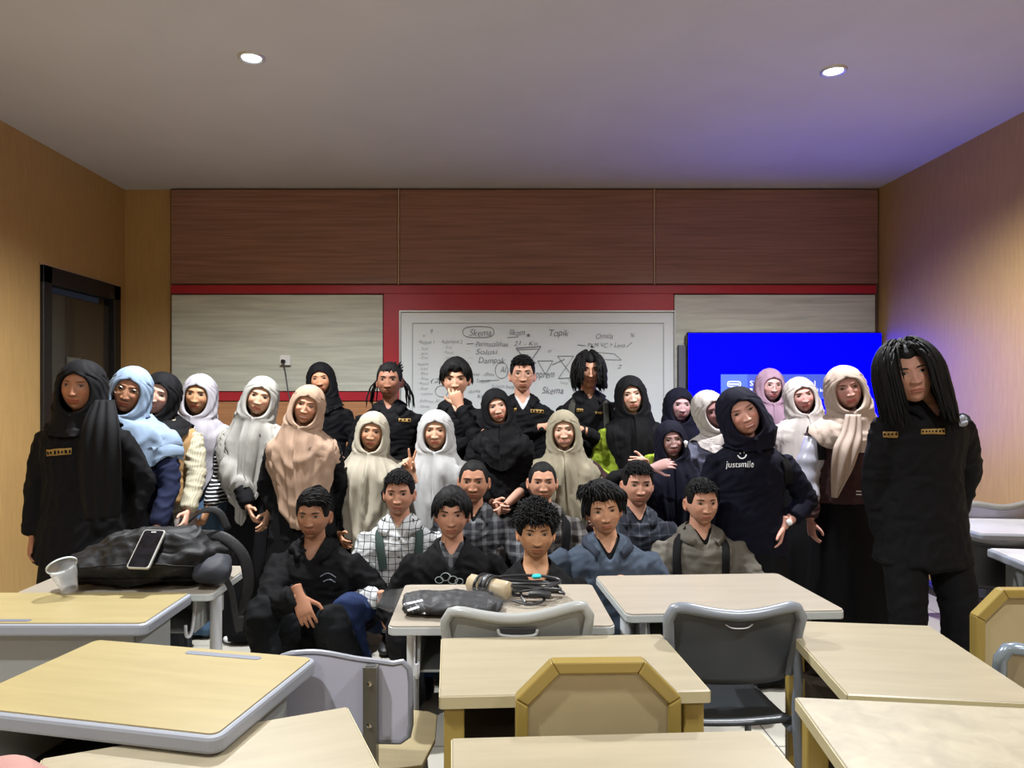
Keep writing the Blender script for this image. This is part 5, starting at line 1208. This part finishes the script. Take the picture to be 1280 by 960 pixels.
person('w_tallblack', 'tall woman in black headscarf at the back beside the wall socket', 402, 454, 495, 5.15, (186, 134, 102), hj=dict(mat=H_BLACK, Lf=.14, Ls=.09, Lb=.12, rx=.15, ry=.12, fold=.004), top=BLK, bottom=BLK, skirt=True, smile=.15, yaw=0.08, armL='down', armR='down', roll=-0.08)
person('m_locs', 'dark-skinned man with tied-back hair and thin locs in black shirt', 487, 453, 500, 4.75, (140, 96, 74), fem=False, hair='tied', top=BLK, bottom=BLK, collar=BLK, vneck=.055, smile=.15, armL='down', armR='down', bw=1.06, beard=.3)
gpatch('m_locs', 498, 523, 513, 527, 1)
person('w_cream', 'woman in long cream headscarf leaning forward above checked-shirt man', 466, 516, 564, 4.20, (184, 138, 108), hj=dict(mat=H_CREAM, Lf=.68, Ls=.20, Lb=.3, rx=.20, ry=.16, fold=.013, taper=.30, shift=.0, nf=9), top=BLK, bottom=BLK, smile=.15, yaw=.05, roll=0.1,
       armL=(423, 668, -.15), armR=(505, 640, .0), slr=1.25, bw=1.0, pose='stand')
person('w_silver', 'woman in silver white headscarf making a V sign with her raised hand', 545, 514, 563, 4.20, (206, 160, 132), hj=dict(mat=H_SILV, Lf=.58, Ls=.20, Lb=.3, rx=.205, ry=.16, fold=.010, taper=.40, nf=9), top=BLK, bottom=BLK, smile=.5, yaw=.0, fw=1.06,
       armL=(515, 593, -.32, (-1, .2, -1)), armR=(570, 650, .0), handL=dict(d=(-.25, -.1, .95), pn=(0, -1, .1), th=(.9, 0, .2), f=[.03, .03, 1.5, 1.5], spread=.42, tb=0), slr=1.2)
person('m_chin', 'young man with centre-parted hair in black shirt resting chin on his hand', 570, 449, 498, 4.70, (196, 150, 124), fem=False, hair='fringe', top=BLK, bottom=BLK, collar=BLK, vneck=.07, smile=.0, pitch=.10,
       armL=(600, 545, -.22), armR=(575, 508, -.17, (.5, -.3, -1)), handR=dict(d=(-.35, -.05, .9), pn=(0, .9, .3), th=(-1, 0, .2), f=[.5, 1.2, 1.4, 1.5]), sleeve=1., bw=1.02)
person('w_blackshirt', 'smiling woman in black headscarf and black uniform shirt, forearms bare, before the glasses man', 621, 487, 530, 4.45, (204, 156, 134), hj=dict(mat=H_BLACK, Lf=.30, Ls=.16, Lb=.2, rx=.19, ry=.14, fold=.004, sag=.009, ow=.058), top=BLK, bottom=BLK, skirt=False,
       smile=.6, yaw=.08, roll=-0.22, armL=(615, 628, -.15), armR=(632, 632, -.17), sleeve=.67, slr=1.2, hem=1.35)
gpatch('w_blackshirt', 637, 557, 650, 563, 1)
disc('w_blackshirt', 657, 557, 3.2)
person('m_glasses', 'man in round glasses and black uniform shirt over white tee, arms folded', 653, 445, 492, 4.85, (190, 142, 118), fem=False, hair='short', top=BLK, bottom=BLK, collar=BLK, vneck=.10, inner=(WHITE, .055), glasses=True, smile=.0,
       armL=(682, 534, -.24), armR=(628, 540, -.20), handL=dict(d=(1, 0, .05), pn=(0, 1, 0), th=(0, -.3, 1)), bw=1.06)
gpatch('m_glasses', 639, 510, 646, 514.5); gpatch('m_glasses', 663, 511.5, 679, 516, 1); disc('m_glasses', 691, 508, 3.3)
person('w_khaki', 'smiling woman in long khaki headscarf with brown sleeves, behind the buzz-cut men', 704, 514, 562, 4.25, (212, 168, 144), hj=dict(mat=H_TAUPE, Lf=.66, Ls=.14, Lb=.3, rx=.155, ry=.15, fold=.012, taper=.10, shift=.03, nf=9), top=BROWNJ, bottom=BLK, smile=1., yaw=-.08, roll=-0.06,
       armL=(690, 665, .05, (-.3, 1, 0)), armR=(748, 640, .05, (.6, 1, 0)), slr=1.2)
person('m_wavy', 'man with wavy shoulder-length hair, black shirt and olive backpack straps', 736, 443, 488, 4.85, (186, 138, 112), fem=False, hair='wavy', top=BLK, bottom=BLK, collar=BLK, vneck=.05, smile=.0, pitch=-.08,
       armL=(765, 550, -.2), armR=(724, 537, -.27), handR=dict(d=(-.9, 0, .2), pn=(0, 1, 0), th=(0, -.3, 1)), bw=1.02)
pstrap('m_wavy', [(716, 497), (714, 515), (713, 535)], 9, STRAPO); pstrap('m_wavy', [(757, 497), (758, 515), (759, 535)], 8, STRAPO); gpatch('m_wavy', 721, 511, 729, 515); gpatch('m_wavy', 744, 515, 753, 518); disc('m_wavy', 770, 512, 2.8)
person('w_lime', 'tall woman in long black headscarf wearing a lime green jacket', 788, 471, 517, 4.65, (214, 170, 150), hj=dict(mat=H_BLACK, Lf=.52, Ls=.14, Lb=.3, rx=.165, ry=.14, fold=.006, taper=.15, ow=.054), top=LIME, bottom=BLK, skirt=True, smile=.2, yaw=-.08, roll=-0.14,
       armL=(778, 608, -.12), armR=(808, 578, -.30, (1, .3, -.6)), slr=1.35, bw=1.08)
person('w_navyback', 'woman in dark navy headscarf just left of the blue screen', 849, 486, 528, 5.00, (186, 148, 150), hj=dict(mat=H_DKN, Lf=.40, Ls=.18, Lb=.3, rx=.19, ry=.15, fold=.006), top=BLK, bottom=BLK, skirt=True, smile=.0, yaw=.02, fw=1.05)
person('w_headset', 'bespectacled woman in dark headscarf with white earpiece, crouching low', 838, 527, 573, 4.20, (176, 138, 134), hj=dict(mat=H_DKN, Lf=.55, Ls=.18, Lb=.3, rx=.17, ry=.15, fold=.008, shift=.02, ow=.055), top=BLK, bottom=BLK, smile=.3, yaw=-.06, glasses=True, armL=(815, 585, -.2), armR=(850, 660, .05), roll=-0.1)
person('w_greyshirt', 'woman in pale headscarf tilting far sideways in a grey shirt, reaching out', 889, 490, 536, 4.55, (150, 108, 108), hj=dict(mat=H_OFFW, Lf=.16, Ls=.10, Lb=.15, rx=.15, ry=.12, fold=.005), top=GREYSH, bottom=BLK, skirt=True, smile=.9, yaw=.15, roll=-0.52, nx=-.02,
       armL=(874, 600, -.28), armR='down', slr=1.2)
person('w_mauve', 'woman in mauve headscarf and round glasses directly before the screen notice', 962, 462, 503, 5.15, (204, 160, 158), hj=dict(mat=H_MAUVE, Lf=.40, Ls=.18, Lb=.3, rx=.19, ry=.15, fold=.008), top=BLK, bottom=BLK, skirt=True, smile=.0, yaw=.0, glasses=True)
person('w_offwhite', 'woman in off white headscarf between the mauve scarf and beige scarf women', 1000, 473, 517, 4.65, (196, 146, 140), hj=dict(mat=H_OFFW, Lf=.46, Ls=.24, Lb=.3, rx=.21, ry=.155, fold=.010, taper=.10, nf=7, pw=1.), top=BLK, bottom=BLK, skirt=True, smile=.0, yaw=-.12, roll=-0.22, fw=1.06)
person('w_smileshirt', 'woman in black headscarf and black-blue sweatshirt with printed smile, tilting her head', 925, 486, 545, 3.72, (206, 154, 140), hj=dict(mat=H_DKN, Lf=.07, Ls=.06, Lb=.10, rx=.13, ry=.11, fold=.006, ow=.058), top=NVB, bottom=BLK, skirt=True, smile=.85, yaw=-.12, roll=-0.42, nx=0.0,
       armL=(884, 700, .05), armR=(979, 658, -.05, (1, .4, -.2)), handR=dict(d=(-.3, -.15, -1), pn=(-1, .2, 0), th=(-.2, -1, 0)), sleeve=.84, slr=1.25, bw=1.12, bd=1.12, hem=1.25, fw=1.05)
person('w_varsity', 'woman in beige wrapped headscarf and brown varsity jacket with silver sleeves', 1055, 459, 513, 3.95, (186, 138, 128), hj=dict(mat=H_BEIGE, Lf=.24, Ls=.16, Lb=.2, rx=.19, ry=.14, fold=.004, sag=.013, pw=.5, taper=.0), top=BROWNJ, bottom=BLK, skirt=True, smile=.0, yaw=-.22, roll=-0.22, fw=1.06,
       armL=(1012, 655, -.05), armR=(1106, 645, .1), handL=dict(d=(.12, 0, -1)), slr=1.35, bw=1.05, bulk=.012, hem=1.02)
person('m_longhair', 'tall young man with long straight black hair and black uniform jacket, at the right', 1133, 433, 507, 3.10, (172, 126, 106), fem=False, hair='long', top=BLK, bottom=BLK, collar=BLK, vneck=.075, smile=.0, yaw=-.30, roll=-0.2, pitch=-.10, nx=0.05,
       armL=(1108, 700, .08), armR=(1190, 650, .22, (1, .4, 0)), bw=0.93, slr=1.3, bulk=.004, hem=1.40, wr=.005, nw=1.2, nz=0.045)
P = 'm_longhair'; gpatch(P, 1104, 539, 1123, 547); gpatch(P, 1151, 536.5, 1180, 543.5, -1); disc(P, 1202, 527, 7)
# --- crouching rows
person('m_squatblack', 'man crouching at the left in a black jacket, forearm on his raised knee', 392, 614, 674, 3.60, (150, 106, 80), fem=False, hair='slick', top=BLK2, bottom=fabric('charcoal trousers', (15, 17, 19)), collar=BLK2, vneck=.085, smile=.0, pose='squat', yaw=-.05, beard=.2,
       armL=(374, 745, -.34), armR=(437, 785, -.12), handL=dict(d=(.35, -.3, -.75), pn=(0, .8, -.3), th=(.6, -.6, 0)), handR=dict(d=(-.1, -.1, -1)), slr=1.35, bw=1.08, bulk=.008, wr=.008, feet={-1: (-.98, 3.25, .075, (-.25, -1, .6)), 1: (-.62, 3.45, .075, (.5, -1, .1))})
wristband('m_squatblack', -1, STRAPK, .004); wristband('m_squatblack', 1, STRAPK, .006, 'wristwatch_strap', face=mat('watch face', (190, 190, 184), .25))
person('m_check', 'man in white checked shirt with green backpack straps, arm hanging down', 499, 588, 645, 3.75, (176, 128, 104), fem=False, hair='short', top=CHECK, bottom=JEANS, collar=CHECK, vneck=.05, inner=(fabric('beige undershirt', (170, 150, 130)), .035), smile=.0, pose='squat',
       armL=(477, 752, -.25), armR=(520, 740, -.1), handL=dict(d=(.05, -.05, -1)), slr=1.12)
pstrap('m_check', [(478, 642), (473, 660), (475, 685), (479, 712)], 11, STRAPG); pstrap('m_check', [(519, 642), (524, 660), (524, 680), (521, 700)], 11, STRAPG); buttons('m_check', [(499, 673), (498.5, 696), (498.5, 716)], r=1.3)
person('m_hoodie', 'man with fringe hair in black hoodie with cloud-like print, seated before the desk', 565, 611, 674, 3.40, (178, 130, 106), fem=False, hair='fringe', top=BLK2, bottom=BLK, collar=None, vneck=.11, inner=(PLAIDA, .055), smile=.1, pose='squat', armL=(525, 790, -.10), armR=(602, 790, -.10), slr=1.25, bw=1.08)
person('m_buzzplaid', 'buzz-cut man in black and grey plaid shirt behind the hoodie man', 592, 575, 630, 3.98, (164, 116, 90), fem=False, hair='buzz', top=PLAIDA, bottom=BLK, collar=PLAIDA, vneck=.075, inner=(BLK2, .05), smile=.0, pose='squat', armL='lap', armR='lap', yaw=-.03)
person('m_buzzearphones', 'buzz-cut man with neatly trimmed hairline in brown plaid jacket and bag strap', 678, 577, 629, 4.02, (182, 134, 108), fem=False, hair='buzz', top=PLAIDB, bottom=BLK, collar=PLAIDB, vneck=.05, inner=(BLK2, .03), smile=.0, pose='squat', armL='lap', armR='lap')
pstrap('m_buzzearphones', [(703, 634), (708, 650), (708, 672), (704, 700)], 11, STRAPK)
person('m_curly', 'man with curly black hair in black V-neck tee, lowest in the front row', 670, 628, 699, 3.12, (178, 132, 98), fem=False, hair='curly', top=BLK2, bottom=BLK, vneck=.12, smile=.0, pose='squat', armL='lap', armR='lap', beard=.9, tl=.47)
person('m_slate', 'man with swept messy hair in slate blue shirt over dark tee', 754, 602, 669, 3.36, (192, 144, 114), fem=False, hair='messy', top=SLATE, bottom=BLK, collar=fabric('darker slate collar', (48, 54, 66)), vneck=.09, inner=(BLK2, .06), smile=.0, pose='squat', beard=.7, roll=-0.13, yaw=-.05,
       armL=(704, 780, -.05, (-1, .1, .2)), armR=(800, 740, -.1), sleeve=.5, slr=1.3, bw=1.16)
person('m_pocketplaid', 'short-haired man in dark blue plaid shirt behind the slate shirt man', 797, 577, 634, 3.92, (186, 138, 116), fem=False, hair='short', top=PLAIDC, bottom=BLK, collar=PLAIDC, vneck=.07, inner=(BLK2, .05), smile=.0, pose='squat', armL='lap', armR='lap', beard=.5)
pstrap('m_pocketplaid', [(812, 650), (822, 650)], 2.2, PRINTW, name='pocket_trim', th=.003)
person('m_olive', 'man in olive grey shirt with black backpack straps, right end of front row', 877, 599, 657, 3.62, (184, 136, 112), fem=False, hair='short', top=OLIVE, bottom=BLK, collar=OLIVE, vneck=.075, inner=(BLK2, .05), smile=.0, pose='squat', armL='lap', armR='lap', slr=1.2, bw=1.08, yaw=.05)
pstrap('m_olive', [(852, 655), (847, 675), (846, 700), (848, 725)], 11); pstrap('m_olive', [(902, 657), (907, 675), (908, 700), (907, 725)], 10)
# --- clothing details seen on the standing women
pstrap('w_peach', [(357, 522), (356, 545), (357, 580)], 12, STRAPK); pstrap('w_peach', [(408, 520), (409, 560), (411, 600)], 8, STRAPK)
pstrap('w_grey', [(297, 523), (294, 545), (293, 560)], 11, STRAPK)
pstrap('w_smileshirt', [(958, 540), (974, 556), (984, 580), (987, 604)], 11, STRAPK)
pstrap('w_varsity', [(1032, 522), (1026, 545), (1028, 575)], 11, STRAPK); pstrap('w_varsity', [(1088, 522), (1092, 545), (1093, 575)], 11, STRAPK)
def gtext(p, txt, px, py, hpx, wfit, m, name, shear=.0, bold=.0):
    k = K(p); v, f = text_mesh(txt, hpx*1.35, shear, bold); v[:, 0] *= wfit/v[:, 0].max(); out = []
    g = project_grid(k['gb'], np.stack([px+v[:, 0], py-v[:, 1]], 1), .006)
    if g is not None:
        o = mesh_obj(name, g, f, m, k['root'], k['org'], smooth=False); return o
gtext('w_smileshirt', 'justsmile', 908, 584, 8, 34, PRINTW, 'printed_word', .15, .03)
k = K('w_smileshirt')
for pts, wd_ in ([(922, 569), (926, 573), (931, 572), (933, 568)], 1.6), ([(925, 566), (925.4, 567.4)], 1.4), ([(930, 565), (930.3, 566.4)], 1.4): strap(k['gb'], pts, wd_, PRINTW, k['root'], k['org'], 'printed_smile', .003)
for cx_, cy_, rx_ in ((549, 725, 5), (557, 721, 6), (566, 725, 6), (574, 727, 5)): 
    a = np.linspace(0, 2*PI, 14); strap(K('m_hoodie')['gb'], [(cx_+rx_*math.cos(t), cy_+rx_*.8*math.sin(t)) for t in a], .9, mat('pale print line', (150, 160, 160), .6), K('m_hoodie')['root'], K('m_hoodie')['org'], 'printed_motif', .003)
strap(K('m_squatblack')['gb'], [(400, 721), (410, 716), (420, 722)], 1.2, EMB, K('m_squatblack')['root'], K('m_squatblack')['org'], 'embroidered_motif', .003); strap(K('m_squatblack')['gb'], [(404, 727), (412, 724), (419, 728)], 1.5, EMB, K('m_squatblack')['root'], K('m_squatblack')['org'], 'embroidered_motif', .003)
# tan vest over the pinstriped shirt
def overlay(p, quad, m, name, nu=14, nv=20, off=.010, th=.004): kk = K(p); return patch(kk['gb'], quad, m, kk['root'], kk['org'], name, off, nu, nv, th)
# varsity jacket: silver sleeves, white hem stripes, drawcord, scarf ends
def sleeve_over(p, sd, m, t0, t1, rad, name='sleeve'):
    kk = K(p); S, E, W = kk['arms'][sd]; q = [S, S+(E-S)*.5, E, E+(W-E)*.5, W]; C_ = catmull(np.array(q), 8); n_ = len(C_); a, b = int(t0*(n_-1)), int(t1*(n_-1))
    C2 = C_[a:b+1]; v, f = tube(C2, np.interp(np.linspace(0, 1, len(C2)), [0, .3, .85, 1], rad), 26, 0, cap=False); n2 = normals(v, f[0]); v = v+n2*(.006*fnoise(v, 5, 45, 2))[:, None]; return mesh_obj(name, v, f, m, kk['root'], kk['org'], solid=.003)
for sd in (-1, 1): sleeve_over('w_varsity', sd, SATIN, .10, .86, [.066, .070, .062, .046])
strap(K('w_varsity')['gb'], [(1070, 614), (1085, 614.5), (1098, 614)], 1.3, PRINTW, K('w_varsity')['root'], K('w_varsity')['org'], 'hem_stripe', .003); strap(K('w_varsity')['gb'], [(1070, 618), (1085, 618.5), (1098, 618)], 1.3, PRINTW, K('w_varsity')['root'], K('w_varsity')['org'], 'hem_stripe', .003)
tail('scarf_tail', [at(1068, 518, 3.83), at(1066, 540, 3.80), at(1060, 560, 3.76), at(1053, 590, 3.75), at(1044, 622, 3.76)], [.08, .11, .14, .11, .03], H_BEIGE, 'w_varsity', .012, 5)
wristband('w_smileshirt', 1, STRAPK, .006, 'wristwatch_strap', face=mat('pale watch face', (200, 200, 196), .25), at_=.90)
wristband('w_grey', -1, mat('white beads', (190, 190, 190), .4), .003)
# white earpiece of the bespectacled woman
kk = K('w_headset'); c = kk['Hc']+kk['Rh']@V(.070, -.062, -.012); v, f = tube([c, c+V(0, -.012, 0), c+V(0, -.016, -.014), c+V(0, -.014, -.026)], [.010, .011, .007, .005], 12, 2); mesh_obj('earpiece', v, f, PRINTW, kk['root'], kk['org'])

kk = K('w_varsity'); v, f = tube([at(1100, 548, 3.72), at(1101, 590, 3.70), at(1104, 630, 3.70), at(1107, 650, 3.70), at(1107, 658, 3.70)], [(.012, .003), (.014, .003), (.016, .004), (.022, .005), (.012, .004)], 10, 4, lat=V(1, 0, 0)); mesh_obj('tote_strap', v, f, mat('off white webbing', (190, 188, 184), .7), kk['root'], kk['org'])
